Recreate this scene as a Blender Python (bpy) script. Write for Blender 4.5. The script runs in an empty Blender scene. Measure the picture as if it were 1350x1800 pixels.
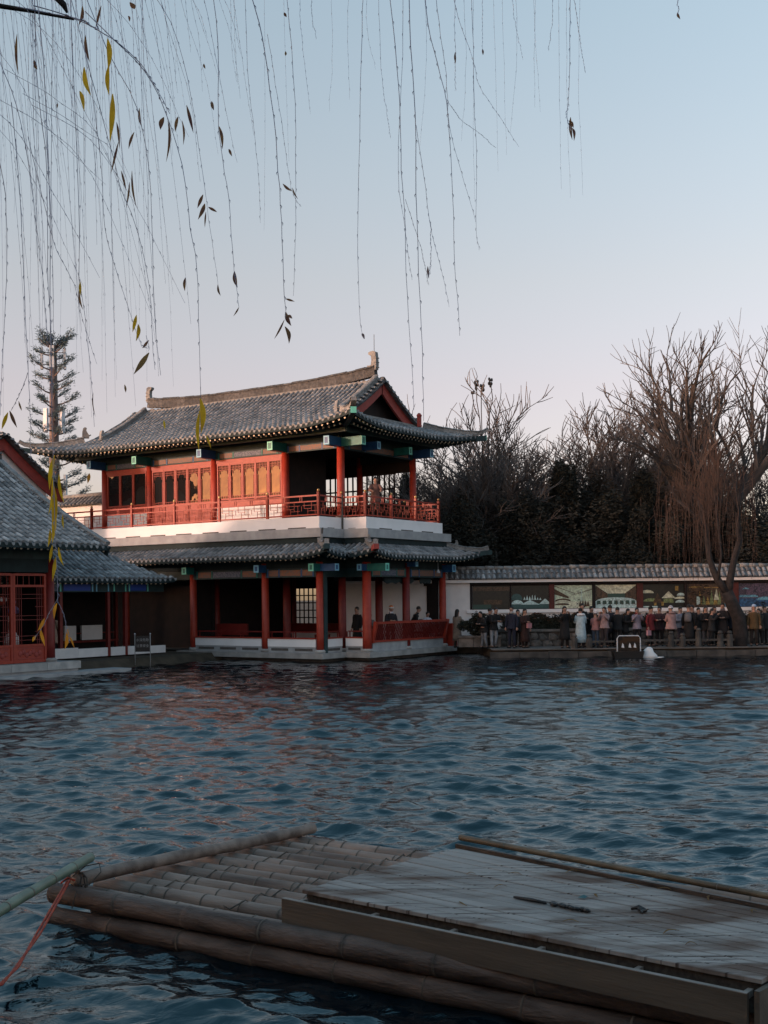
import bpy, math, random
import numpy as np
from mathutils import Vector, Matrix
random.seed(7)
RND = random.Random(11)
F = 2050.0; CX = 675.0; CY = 1049.0; HC = 2.55; ROLL = 0.0105
SC = bpy.context.scene
COL = SC.collection
# ---------------------------------------------------------------- camera
cam_d = bpy.data.cameras.new('camera'); cam = bpy.data.objects.new('camera', cam_d); COL.objects.link(cam)
SC.camera = cam
cam_d.sensor_fit = 'VERTICAL'; cam_d.sensor_height = 24.0; cam_d.lens = 24.0 * F / 1800.0
cam_d.shift_y = (CY - 900.0) / 1800.0
cam_d.clip_end = 3000; cam_d.clip_start = 0.05
ca, sa = math.cos(ROLL), math.sin(ROLL)
cam.matrix_world = Matrix(((ca, sa, 0, 0), (0, 0, -1, 0), (-sa, ca, 0, HC), (0, 0, 0, 1)))
# ---------------------------------------------------------------- sky, sun, exposure
SUN_DIR = Vector((-0.91, -0.41, 0)).normalized(); SUN_EL = 7.0
w = bpy.data.worlds.new('World'); SC.world = w; w.use_nodes = True
nt = w.node_tree; nt.nodes.clear()
out = nt.nodes.new('ShaderNodeOutputWorld'); bg = nt.nodes.new('ShaderNodeBackground')
sky = nt.nodes.new('ShaderNodeTexSky'); sky.sky_type = 'NISHITA'; sky.sun_disc = False
sky.sun_elevation = math.radians(SUN_EL)
# Nishita: rotation 0 puts the sun at +Y, turning clockwise seen from above
sky.sun_rotation = math.atan2(SUN_DIR.x, SUN_DIR.y)
sky.air_density = 1.0; sky.dust_density = 1.6; sky.ozone_density = 1.6; sky.altitude = 100
bg.inputs['Strength'].default_value = 0.10
tc = nt.nodes.new('ShaderNodeTexCoord'); sep = nt.nodes.new('ShaderNodeSeparateXYZ')
ramp = nt.nodes.new('ShaderNodeValToRGB'); mul = nt.nodes.new('ShaderNodeMixRGB'); mul.blend_type = 'MULTIPLY'; mul.inputs[0].default_value = 1.0
nt.links.new(tc.outputs['Generated'], sep.inputs[0]); nt.links.new(sep.outputs['Z'], ramp.inputs[0])
SKY_STOPS = [(0.0, (1.6, 1.36, 1.7)), (.087, (1.36, .97, 1.08)), (.174, (1.66, 1.06, 1.0)), (.259, (1.86, 1.24, 1.03)), (.342, (1.98, 1.41, 1.14)), (.454, (2.08, 1.60, 1.28)), (.643, (2.1, 2.0, 1.7)), (1.0, (1.7, 2.0, 1.75))]
cr = ramp.color_ramp
cr.elements[0].position = SKY_STOPS[0][0]; cr.elements[0].color = (*SKY_STOPS[0][1], 1)
cr.elements[1].position = SKY_STOPS[-1][0]; cr.elements[1].color = (*SKY_STOPS[-1][1], 1)
for p_, c_ in SKY_STOPS[1:-1]:
    e_ = cr.elements.new(p_); e_.color = (*c_, 1)
nt.links.new(sky.outputs[0], mul.inputs[1]); nt.links.new(ramp.outputs[0], mul.inputs[2])
nt.links.new(mul.outputs[0], bg.inputs['Color']); nt.links.new(bg.outputs[0], out.inputs['Surface'])
sun_d = bpy.data.lights.new('sun', 'SUN'); sun = bpy.data.objects.new('sun', sun_d); COL.objects.link(sun)
sun_d.energy = 1.15; sun_d.angle = math.radians(4.0); sun_d.color = (1.0, 0.64, 0.50)
el = math.radians(SUN_EL)
sdir = Vector((SUN_DIR.x * math.cos(el), SUN_DIR.y * math.cos(el), math.sin(el)))
sun.rotation_euler = sdir.to_track_quat('Z', 'Y').to_euler()
vs = SC.view_settings; vs.view_transform = 'Standard'; vs.look = 'None'; vs.gamma = 1.0; vs.use_curve_mapping = False
vs.exposure = 1.5

# ---------------------------------------------------------------- helpers
def pix(px, py, d):
    dx = px - CX; dy = CY - py
    u = dx * ca + dy * sa; v = -dx * sa + dy * ca
    return Vector((u * d / F, d, HC + v * d / F))
def pixz(px, py, z):
    dx = px - CX; dy = CY - py
    u = dx * ca + dy * sa; v = -dx * sa + dy * ca
    d = (z - HC) * F / v
    return Vector((u * d / F, d, z))
# pavilion frame: X runs right and nearer along the left facade, Y right and farther along the right facade
PA = Vector((-2.53, 46.0, 0)); PANG = math.atan2(-0.564, 0.826)
PM = Matrix.Translation(PA) @ Matrix.Rotation(PANG, 4, 'Z')
def L(x, y, z=0.0): return PM @ Vector((x, y, z))

def tag(o, label=None, cat=None, group=None, kind=None):
    if label: o['label'] = label
    if cat: o['category'] = cat
    if group: o['group'] = group
    if kind: o['kind'] = kind
    return o
def empty(name, loc=(0, 0, 0), rz=0.0, label=None, cat=None, group=None, parent=None, kind=None):
    o = bpy.data.objects.new(name, None); COL.objects.link(o)
    o.location = loc; o.rotation_euler = (0, 0, rz); o.empty_display_size = 0.2
    if parent: o.parent = parent
    return tag(o, label, cat, group, kind)
def link_copy(name, mesh, parent=None, mat4=None):
    o = bpy.data.objects.new(name, mesh); COL.objects.link(o)
    if parent: o.parent = parent
    if mat4 is not None: o.matrix_basis = mat4
    return o

class MB:
    def __init__(s): s.v = []; s.f = []; s.m = []; s.sm = []; s.k = 0; s.smooth = False
    def add(s, vs, fs):
        b = len(s.v); s.v.extend([tuple(q) for q in vs])
        for f in fs:
            s.f.append(tuple(i + b for i in f)); s.m.append(s.k); s.sm.append(s.smooth)
        return s
    def box(s, x0, x1, y0, y1, z0, z1):
        vs = [(x0,y0,z0),(x1,y0,z0),(x1,y1,z0),(x0,y1,z0),(x0,y0,z1),(x1,y0,z1),(x1,y1,z1),(x0,y1,z1)]
        return s.add(vs, [(0,3,2,1),(4,5,6,7),(0,1,5,4),(1,2,6,5),(2,3,7,6),(3,0,4,7)])
    def cbox(s, c, size, rz=0.0, bev=0.0):
        hx, hy, hz = size[0]/2, size[1]/2, size[2]/2
        R = Matrix.Rotation(rz, 3, 'Z'); c = Vector(c)
        vs = [c + R @ Vector((sx*hx, sy*hy, sz*hz)) for sz in (-1,1) for sx, sy in ((-1,-1),(1,-1),(1,1),(-1,1))]
        return s.add(vs, [(0,3,2,1),(4,5,6,7),(0,1,5,4),(1,2,6,5),(2,3,7,6),(3,0,4,7)])
    def bar(s, a, b, w, h):            # box between two points, w across, h in "up"
        a = Vector(a); b = Vector(b); d = (b - a)
        if d.length < 1e-6: return s
        d.normalize(); up = Vector((0,0,1))
        if abs(d.z) > 0.95: up = Vector((0,1,0))
        sd = d.cross(up).normalized(); up = sd.cross(d)
        vs = []
        for p in (a, b):
            for i, j in ((-1,-1),(1,-1),(1,1),(-1,1)): vs.append(p + sd*i*w/2 + up*j*h/2)
        return s.add(vs, [(0,1,2,3),(7,6,5,4),(0,4,5,1),(1,5,6,2),(2,6,7,3),(3,7,4,0)])
    def tube(s, pts, rad, n=8, caps=True, rx=None):
        pts = [Vector(p) for p in pts]
        if not hasattr(rad, '__len__'): rad = [rad]*len(pts)
        vs = []; fs = []
        d0 = (pts[1]-pts[0]).normalized()
        ref = Vector((0,0,1)) if abs(d0.z) < 0.9 else Vector((1,0,0))
        sd = d0.cross(ref).normalized()
        for i, p in enumerate(pts):
            if i == 0: d = pts[1]-pts[0]
            elif i == len(pts)-1: d = pts[-1]-pts[-2]
            else: d = pts[i+1]-pts[i-1]
            d = d.normalized() if d.length > 1e-9 else d0
            sd = (sd - d*sd.dot(d))
            sd = sd.normalized() if sd.length > 1e-6 else d.cross(Vector((0.3,0.5,0.8))).normalized()
            up = sd.cross(d)
            for k in range(n):
                a = 2*math.pi*k/n
                vs.append(p + (sd*math.cos(a) + up*math.sin(a))*rad[i])
        for i in range(len(pts)-1):
            for k in range(n):
                k2 = (k+1) % n
                fs.append((i*n+k, i*n+k2, (i+1)*n+k2, (i+1)*n+k))
        if caps:
            fs.append(tuple(range(n))[::-1]); fs.append(tuple((len(pts)-1)*n+k for k in range(n)))
        return s.add(vs, fs)
    def loft(s, rings, n=12, cap=True):   # rings: (center, rx, ry[, rz rotation])
        vs = []; fs = []
        for r in rings:
            c = Vector(r[0]); a0 = r[3] if len(r) > 3 else 0
            for k in range(n):
                a = 2*math.pi*k/n
                x = math.cos(a)*r[1]; y = math.sin(a)*r[2]
                vs.append((c.x + x*math.cos(a0)-y*math.sin(a0), c.y + x*math.sin(a0)+y*math.cos(a0), c.z))
        for i in range(len(rings)-1):
            for k in range(n):
                k2 = (k+1) % n
                fs.append((i*n+k, i*n+k2, (i+1)*n+k2, (i+1)*n+k))
        if cap:
            fs.append(tuple(range(n))[::-1]); fs.append(tuple((len(rings)-1)*n+k for k in range(n)))
        return s.add(vs, fs)
    def ball(s, c, r, nu=10, nv=7, zlo=-1.0):
        if not hasattr(r, '__len__'): r = (r, r, r)
        rings = []
        for j in range(nv):
            t = -1 + 2*(j+0.5)/nv
            t = math.sin(t*math.pi/2)
            if t < zlo: t = zlo
            q = math.sqrt(max(0.0, 1-t*t))
            rings.append(((c[0], c[1], c[2]+t*r[2]), max(q, .05)*r[0], max(q, .05)*r[1]))
        return s.loft(rings, nu)
    def prism(s, poly, z0, z1):
        n = len(poly)
        vs = [(p[0], p[1], z0) for p in poly] + [(p[0], p[1], z1) for p in poly]
        fs = [tuple(range(n))[::-1], tuple(range(n, 2*n))] + [(i, (i+1) % n, n+(i+1) % n, n+i) for i in range(n)]
        return s.add(vs, fs)
    def mesh(s, name, mats):
        me = bpy.data.meshes.new(name)
        me.from_pydata(s.v, [], s.f)
        if not isinstance(mats, (list, tuple)): mats = [mats]
        for m in mats: me.materials.append(m)
        if len(mats) > 1: me.polygons.foreach_set('material_index', s.m)
        if any(s.sm): me.polygons.foreach_set('use_smooth', s.sm)
        me.update()
        return me
    def build(s, name, mats, parent=None, label=None, cat=None, group=None, kind=None, loc=None, rz=None):
        o = bpy.data.objects.new(name, s.mesh(name, mats)); COL.objects.link(o)
        if parent: o.parent = parent
        if loc is not None: o.location = loc
        if rz is not None: o.rotation_euler = (0, 0, rz)
        return tag(o, label, cat, group, kind)

# ---------------------------------------------------------------- materials
def mat(name, c, rough=0.7, c2=None, scale=3.0, detail=4.0, bump=0.0, bscale=None, spec=0.4, metal=0.0,
        stretch=(1,1,1), objvar=0.0, lo=0.35, hi=0.65, gen=False, dist=0.0):
    m = bpy.data.materials.new(name); m.use_nodes = True
    t = m.node_tree; b = t.nodes['Principled BSDF']
    b.inputs['Roughness'].default_value = rough; b.inputs['Metallic'].default_value = metal
    b.inputs['Specular IOR Level'].default_value = spec
    b.inputs['Base Color'].default_value = (*c, 1)
    last = None
    if c2 is not None or bump:
        tcn = t.nodes.new('ShaderNodeTexCoord'); mp = t.nodes.new('ShaderNodeMapping')
        mp.inputs['Scale'].default_value = stretch
        t.links.new(tcn.outputs['Object'], mp.inputs[0])
        src = mp.outputs[0]
        if objvar or c2 is not None:
            oi = t.nodes.new('ShaderNodeObjectInfo'); va = t.nodes.new('ShaderNodeVectorMath'); va.operation = 'ADD'
            mm = t.nodes.new('ShaderNodeMath'); mm.operation = 'MULTIPLY'; mm.inputs[1].default_value = 37.0
            t.links.new(oi.outputs['Random'], mm.inputs[0]); t.links.new(src, va.inputs[0]); t.links.new(mm.outputs[0], va.inputs[1])
            src = va.outputs[0]
    if c2 is not None:
        n = t.nodes.new('ShaderNodeTexNoise'); n.inputs['Scale'].default_value = scale; n.inputs['Detail'].default_value = detail
        n.inputs['Distortion'].default_value = dist
        t.links.new(src, n.inputs['Vector'])
        r = t.nodes.new('ShaderNodeValToRGB'); r.color_ramp.elements[0].position = lo; r.color_ramp.elements[1].position = hi
        r.color_ramp.elements[0].color = (*c, 1); r.color_ramp.elements[1].color = (*c2, 1)
        t.links.new(n.outputs['Fac'], r.inputs[0]); last = r.outputs[0]
        if objvar:
            hs = t.nodes.new('ShaderNodeHueSaturation')
            mr = t.nodes.new('ShaderNodeMapRange'); mr.inputs['To Min'].default_value = 1-objvar; mr.inputs['To Max'].default_value = 1+objvar
            t.links.new(oi.outputs['Random'], mr.inputs['Value']); t.links.new(mr.outputs[0], hs.inputs['Value'])
            t.links.new(last, hs.inputs['Color']); last = hs.outputs[0]
        t.links.new(last, b.inputs['Base Color'])
    if bump:
        n2 = t.nodes.new('ShaderNodeTexNoise'); n2.inputs['Scale'].default_value = bscale or scale*4; n2.inputs['Detail'].default_value = 5
        t.links.new(src, n2.inputs['Vector'])
        bp = t.nodes.new('ShaderNodeBump'); bp.inputs['Strength'].default_value = bump; bp.inputs['Distance'].default_value = 0.02
        t.links.new(n2.outputs['Fac'], bp.inputs['Height']); t.links.new(bp.outputs[0], b.inputs['Normal'])
    return m

M = {}
M['tile'] = mat('grey clay tile', (.10,.11,.12), .75, (.33,.34,.35), 2.2, 6, .4, 18, objvar=.28, lo=.3, hi=.7)
M['tile_pan'] = mat('grey clay pan tile', (.05,.055,.06), .85, (.16,.165,.17), 3.5, 6, .5, 12)
M['ridge'] = mat('weathered ridge brick', (.035,.037,.040), .85, (.082,.082,.083), 4, 5, .5, 14, objvar=.25)
M['ridge2'] = mat('grey ridge tile', (.13,.135,.14), .85, (.25,.25,.245), 4, 5, .5, 14, objvar=.2)
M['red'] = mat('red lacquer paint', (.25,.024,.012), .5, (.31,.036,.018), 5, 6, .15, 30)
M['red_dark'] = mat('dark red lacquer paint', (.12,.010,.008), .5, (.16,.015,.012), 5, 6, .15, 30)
M['red_wall'] = mat('brick red bargeboard', (.30,.05,.04), .7, (.22,.04,.035), 4, 5, .2, 20)
M['white'] = mat('white lime plaster', (.74,.73,.73), .9, (.62,.62,.63), 1.6, 6, .15, 20)
M['white_band'] = mat('white painted slab edge', (.80,.79,.80), .8, (.70,.70,.71), 1.3, 6, .1, 20, lo=.4, hi=.8)
M['concrete'] = mat('pale concrete gutter', (.36,.37,.38), .85, (.27,.28,.29), 2.5, 6, .3, 20)
M['stone'] = mat('pale stone slab', (.25,.25,.245), .85, (.37,.36,.35), 2.3, 6, .3, 18, objvar=.12)
M['stone_rough'] = mat('rough brown stone', (.09,.08,.072), .9, (.17,.15,.135), 3, 6, .6, 10, objvar=.25)
M['kerb'] = mat('dark wet kerb stone', (.03,.03,.03), .8, (.08,.075,.07), 2.5, 5, .4, 12)
M['mortar'] = mat('dark mortar', (.07,.065,.06), .95, (.10,.09,.085), 5, 4)
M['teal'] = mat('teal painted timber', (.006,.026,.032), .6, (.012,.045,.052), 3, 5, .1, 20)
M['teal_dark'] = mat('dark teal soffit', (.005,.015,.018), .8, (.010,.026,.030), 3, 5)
M['blue'] = mat('blue painted timber', (.015,.07,.19), .5, (.02,.10,.26), 5, 5)
M['green'] = mat('green painted timber', (.01,.12,.11), .5, (.015,.17,.15), 5, 5)
M['pale_blue'] = mat('pale blue paint', (.16,.42,.60), .5); M['pale_green'] = mat('pale green paint', (.15,.55,.45), .5)
M['blue_deep'] = mat('deep blue paint', (.01,.05,.30), .5); M['green_deep'] = mat('deep green paint', (.0,.17,.14), .5)
M['paint_panel'] = mat('painted beam panel', (.12,.10,.10), .6, (.22,.10,.06), 14, 5, lo=.4, hi=.6)
M['paint_panel2'] = mat('painted blue beam panel', (.05,.07,.12), .6, (.12,.15,.20), 18, 5, lo=.42, hi=.58)
M['cream'] = mat('cream painted rafter end', (.62,.56,.46), .6)
M['gold'] = mat('gilt finial', (.65,.42,.18), .35, metal=.6)
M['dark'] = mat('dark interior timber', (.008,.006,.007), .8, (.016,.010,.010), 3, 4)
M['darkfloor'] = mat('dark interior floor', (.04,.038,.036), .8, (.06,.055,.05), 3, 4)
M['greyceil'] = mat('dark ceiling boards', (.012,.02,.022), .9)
def glass_mat(name, c, rough=.03):
    m = mat(name, c, rough, spec=.5); b = m.node_tree.nodes['Principled BSDF']
    b.inputs['IOR'].default_value = 1.5; b.inputs['Specular Tint'].default_value = (1, .66, .44, 1)  # orange tint put into the reflections to imitate sunset glow
    return m
M['glass'] = glass_mat('window glass', (.012,.012,.013), .02)
_t = M['glass'].node_tree; _n = _t.nodes.new('ShaderNodeTexNoise'); _n.inputs['Scale'].default_value = 1.6; _n.inputs['Detail'].default_value = 2
_c = _t.nodes.new('ShaderNodeTexCoord'); _b = _t.nodes.new('ShaderNodeBump'); _b.inputs['Distance'].default_value = .02; _b.inputs['Strength'].default_value = .6
_t.links.new(_c.outputs['Object'], _n.inputs[0]); _t.links.new(_n.outputs['Fac'], _b.inputs['Height']); _t.links.new(_b.outputs[0], _t.nodes['Principled BSDF'].inputs['Normal'])
M['bamboo'] = mat('weathered bamboo', (.075,.052,.042), .65, (.23,.175,.145), 2.2, 7, .35, 22, stretch=(.5,3,3), objvar=.18)
M['log'] = mat('mottled old log', (.022,.014,.012), .65, (.13,.095,.08), 3.0, 9, .7, 26, stretch=(.6,2.2,2.2), lo=.32, hi=.72, dist=.8)
M['bamboo_dark'] = mat('dark bamboo and gap shade', (.016,.012,.010), .5, (.05,.036,.029), 3, 7, .35, 22, stretch=(.5,3,3), objvar=.1)  # darker copy of the bamboo, imitates shade between the poles
M['bamboo_node'] = mat('bamboo node ring', (.05,.04,.032), .7, (.12,.10,.08), 9, 4)
M['bamboo_green'] = mat('pale green bamboo', (.06,.095,.07), .45, (.11,.16,.12), 3, 6, .15, 14)
M['fascia'] = mat('dark varnished board', (.06,.048,.038), .6, (.10,.08,.062), 2.5, 7, .2, 20, stretch=(.4,3,3))
M['fascia_top'] = mat('pale board edge', (.25,.22,.20), .7, (.17,.15,.13), 8, 5)
M['rope'] = mat('orange nylon rope', (.42,.055,.015), .6, (.22,.02,.01), 40, 4, .4, 90)
M['twine'] = mat('old dark rope', (.035,.03,.028), .9, (.07,.06,.05), 30, 4)
M['rag'] = mat('black plastic rag', (.012,.012,.013), .35, bump=.5, bscale=60)
M['teal_bit'] = mat('teal plastic scrap', (.01,.08,.09), .5)
M['leaf_dry'] = mat('dry brown leaf', (.20,.11,.05), .7, (.30,.19,.07), 20, 3)
M['leaf_yel'] = mat('yellow willow leaf', (.85,.52,.03), .55, (.62,.36,.02), 25, 3)
M['leaf_or'] = mat('orange willow leaf', (.90,.38,.04), .55, (.70,.26,.03), 25, 3)
M['leaf_dk'] = mat('dark curled willow leaf', (.13,.055,.05), .6, (.26,.14,.06), 25, 3)
M['twig'] = mat('willow twig', (.22,.27,.42), .7, (.42,.37,.42), 9, 4)
for k_ in ('leaf_yel', 'leaf_or', 'leaf_dk', 'leaf_dry'):      # thin leaves let skylight through
    t_ = M[k_].node_tree; b_ = t_.nodes['Principled BSDF']; src_ = b_.inputs['Base Color'].links[0].from_socket
    tr_ = t_.nodes.new('ShaderNodeBsdfTranslucent'); ms_ = t_.nodes.new('ShaderNodeMixShader'); ms_.inputs[0].default_value = .65
    t_.links.new(src_, tr_.inputs[0]); t_.links.new(b_.outputs[0], ms_.inputs[1]); t_.links.new(tr_.outputs[0], ms_.inputs[2]); t_.links.new(ms_.outputs[0], t_.nodes['Material Output'].inputs[0])
M['limb'] = mat('willow bark', (.010,.009,.010), .9, (.026,.022,.022), 6, 5, .6, 20)
M['bark'] = mat('grey brown bark', (.032,.026,.025), .9, (.065,.052,.047), 3, 6, .6, 14)
M['bark_warm'] = mat('brown winter twigs', (.045,.041,.042), .9, (.08,.071,.068), 1.2, 4)
M['bark_grey'] = mat('grey winter twigs', (.075,.068,.07), .9, (.13,.118,.115), 1.2, 4)
M['bark_or'] = mat('rust weeping willow twigs', (.036,.024,.02), .9, (.07,.043,.034), 1.2, 4)
M['ever'] = mat('dark evergreen leaves', (.008,.011,.010), .9, (.022,.024,.019), .8, 4, objvar=.25)
M['ever2'] = mat('brownish green leaves', (.016,.013,.010), .9, (.036,.028,.02), .8, 4, objvar=.25)
M['hedge'] = mat('dark hedge leaves', (.012,.016,.012), .8, (.028,.03,.018), 3, 4)
M['hedge_top'] = mat('reddish hedge tips', (.06,.028,.018), .8, (.09,.045,.025), 3, 4)
M['pine'] = mat('blue green artificial needles', (.09,.15,.18), .7, (.17,.24,.26), 1.5, 4)
M['mast'] = mat('brown mast bark', (.11,.085,.085), .8, (.16,.12,.11), 2, 5)
M['antenna'] = mat('white antenna panel', (.55,.6,.66), .5)
M['soil'] = mat('damp brown bank soil', (.035,.028,.02), .95, (.075,.058,.04), 1.6, 8, .8, 9)
M['ground'] = mat('trodden winter ground', (.06,.055,.045), .95, (.10,.09,.075), .7, 8, .5, 5)
M['paving'] = mat('grey lakeside paving', (.09,.085,.08), .9, (.15,.135,.125), .9, 7, .3, 8)
M['skin'] = mat('skin', (.34,.20,.15), .6); M['eye'] = mat('dark eye', (.01,.01,.01), .3)
M['hair'] = mat('black hair', (.008,.007,.007), .5)
def cloth(name, c, k=.75):
    if name not in M: M[name] = mat(name, c, .9, tuple(q*k for q in c), 9, 4, .4, 16)
    return M[name]

# ---------------------------------------------------------------- water
def make_water():
    rows, cols = 900, 640
    d = 4.2 * (62.0/4.2) ** (np.arange(rows)/(rows-1))
    uu = np.linspace(-.48, .48, cols)
    X = d[:, None]*uu[None, :]; Y = np.repeat(d[:, None], cols, 1)
    rg = np.random.RandomState(5)
    Z = np.zeros_like(X); DX = np.zeros_like(X); DY = np.zeros_like(X)
    wx = .55*np.sin(X*.37+1.3)+.4*np.sin(Y*.51+X*.21); wy = .5*np.sin(Y*.33+.7)+.4*np.sin(X*.47-Y*.18+2)
    for i in range(96):
        lam = 0.14 * (1.3/0.14) ** (rg.rand()**.95)
        th = math.radians(80) + rg.randn()*0.50
        k = 2*math.pi/lam; kx, ky = k*math.cos(th), k*math.sin(th)
        amp = 0.0068 * lam ** 0.80
        grid = (Y * (62/4.2-1)/rows*0+Y*0.0030)      # row spacing at that distance
        fade = np.clip((lam/np.maximum(grid, 1e-3) - 2.5)/3.0, 0, 1)
        ph = kx*(X+wx*.6)+ky*(Y+wy*.6)+rg.rand()*6.283
        env = .65+.5*np.sin(X*rg.uniform(.2,.9)+Y*rg.uniform(.2,.9)+rg.rand()*6)
        Z += amp*fade*env*np.cos(ph)
        q = amp*.8*fade*env
        DX -= q*math.cos(th)*np.sin(ph); DY -= q*math.sin(th)*np.sin(ph)
    co = np.stack([X+DX, Y+DY, Z], -1).reshape(-1, 3)
    me = bpy.data.meshes.new('lake_water')
    idx = np.arange(rows*cols).reshape(rows, cols)
    q = np.stack([idx[:-1,:-1], idx[:-1,1:], idx[1:,1:], idx[1:,:-1]], -1).reshape(-1, 4)
    me.vertices.add(rows*cols); me.vertices.foreach_set('co', co.ravel())
    me.loops.add(q.size); me.loops.foreach_set('vertex_index', q.ravel())
    me.polygons.add(len(q)); me.polygons.foreach_set('loop_start', np.arange(0, q.size, 4))
    me.polygons.foreach_set('use_smooth', np.ones(len(q), bool))
    me.update(); me.validate()
    m = bpy.data.materials.new('lake water'); m.use_nodes = True; t = m.node_tree; b = t.nodes['Principled BSDF']
    b.inputs['Base Color'].default_value = (.001, .006, .010, 1); b.inputs['Roughness'].default_value = .02
    b.inputs['IOR'].default_value = 1.66; b.inputs['Specular Tint'].default_value = (.64, 1.0, 1.06, 1)
    tcn = t.nodes.new('ShaderNodeTexCoord'); mp = t.nodes.new('ShaderNodeMapping'); mp.inputs['Scale'].default_value = (.7, 1.5, 1)
    n1 = t.nodes.new('ShaderNodeTexNoise'); n1.inputs['Scale'].default_value = 5.0; n1.inputs['Detail'].default_value = 4; n1.inputs['Distortion'].default_value = .8
    n2 = t.nodes.new('ShaderNodeTexNoise'); n2.inputs['Scale'].default_value = 9; n2.inputs['Detail'].default_value = 3; n2.inputs['Distortion'].default_value = .6
    b1 = t.nodes.new('ShaderNodeBump'); b1.inputs['Strength'].default_value = 1.0; b1.inputs['Distance'].default_value = .018
    b2 = t.nodes.new('ShaderNodeBump'); b2.inputs['Strength'].default_value = 1.0; b2.inputs['Distance'].default_value = .0032
    t.links.new(tcn.outputs['Object'], mp.inputs[0])
    for n, bb in ((n1, b1), (n2, b2)):
        t.links.new(mp.outputs[0], n.inputs['Vector']); t.links.new(n.outputs['Fac'], bb.inputs['Height'])
    t.links.new(b1.outputs[0], b2.inputs['Normal']); t.links.new(b2.outputs[0], b.inputs['Normal'])
    me.materials.append(m)
    o = bpy.data.objects.new('lake_water', me); COL.objects.link(o); tag(o, kind='structure')
    # flat water outside the fan of real waves
    s = MB()
    s.add([(-.5*4.2-60, -8, -.03), (60, -8, -.03), (60, 4.3, -.03), (-62, 4.3, -.03)], [(0,1,2,3)])
    s.add([(-.47*4.3, 4.2, -.03), (-62, 4.2, -.03), (-62, 62, -.03), (-.47*62, 62, -.03)], [(0,3,2,1)])
    s.add([(.47*4.3, 4.2, -.03), (60, 4.2, -.03), (60, 62, -.03), (.47*62, 62, -.03)], [(0,1,2,3)])
    s.build('water', m, kind='structure')
make_water()

# ---------------------------------------------------------------- ground
def make_ground():
    P = [Vector((80, 47.9, 0)), Vector((4.6, 47.9, 0)), L(2.2, 8.6), L(1.2, 8.2), L(1.0, 2.5), L(-.4, 2.0), L(-.6, .6), L(-5.0, .6), L(-5.4, -.6),
         L(-5.2, -3), L(-5.0, -6), L(-4.9, -9.0), L(-4.6, -9.6), L(-4.0, -14), L(-4.2, -20), L(-6, -34), Vector((-60, -10, 0)), Vector((-90, -40, 0)), Vector((-500, -40, 0)), Vector((-500, 900, 0)), Vector((700, 900, 0)), Vector((700, 47.9, 0))]
    s = MB(); n = len(P)
    top = [(p.x, p.y, .30) for p in P]
    # the bank slopes down into the water
    low = []
    for i, p in enumerate(P):
        a, c = P[i-1], P[(i+1) % n]; t = (c-a).normalized(); nrm = Vector((t.y, -t.x, 0))
        k = .9 if 7 <= i <= 14 else .06
        q = p - nrm*k if False else p + nrm*(-k)
        low.append((q.x, q.y, -.35))
    s.add(top+low, [tuple(range(n))[::-1] if False else tuple(range(n))])
    for i in range(n-1): s.add([top[i], top[i+1], low[i+1], low[i]], [(0,1,2,3)])
    s.build('ground', M['soil'], kind='structure')
    s = MB(); s.box(4.4, 80, 47.75, 51.6, .305, .345); s.build('lakeside_path', M['paving'], kind='structure')
    s = MB()
    for i in range(40):
        x = 4.3+i*1.2
        s.box(x+.01, x+1.19, 47.5, 47.78, -.3, .24+random.uniform(-.02,.02))
    s.build('lakeside_kerb', M['kerb'], kind='structure')
make_ground()
# ---------------------------------------------------------------- tiled roofs
def tile_mesh():
    s = MB(); s.smooth = True
    n = 6; Lh = .36; vs = []
    for x, r, zz in ((0, .083, .012), (Lh, .066, 0.0)):
        for k in range(n+1):
            a = math.pi*k/n
            vs.append((x, math.cos(a)*r, math.sin(a)*r*.95+zz))
    fs = [(k, k+1, n+1+k+1, n+1+k) for k in range(n)]
    s.add(vs, fs); s.smooth = False
    s.add([vs[k] for k in range(n+1)], [tuple(range(n+1))])
    return s.mesh('tile', M['tile'])
TILE = tile_mesh()
TILE_V = np.array([v.co[:] for v in TILE.vertices]); TILE_F = [tuple(p.vertices) for p in TILE.polygons]

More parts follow.
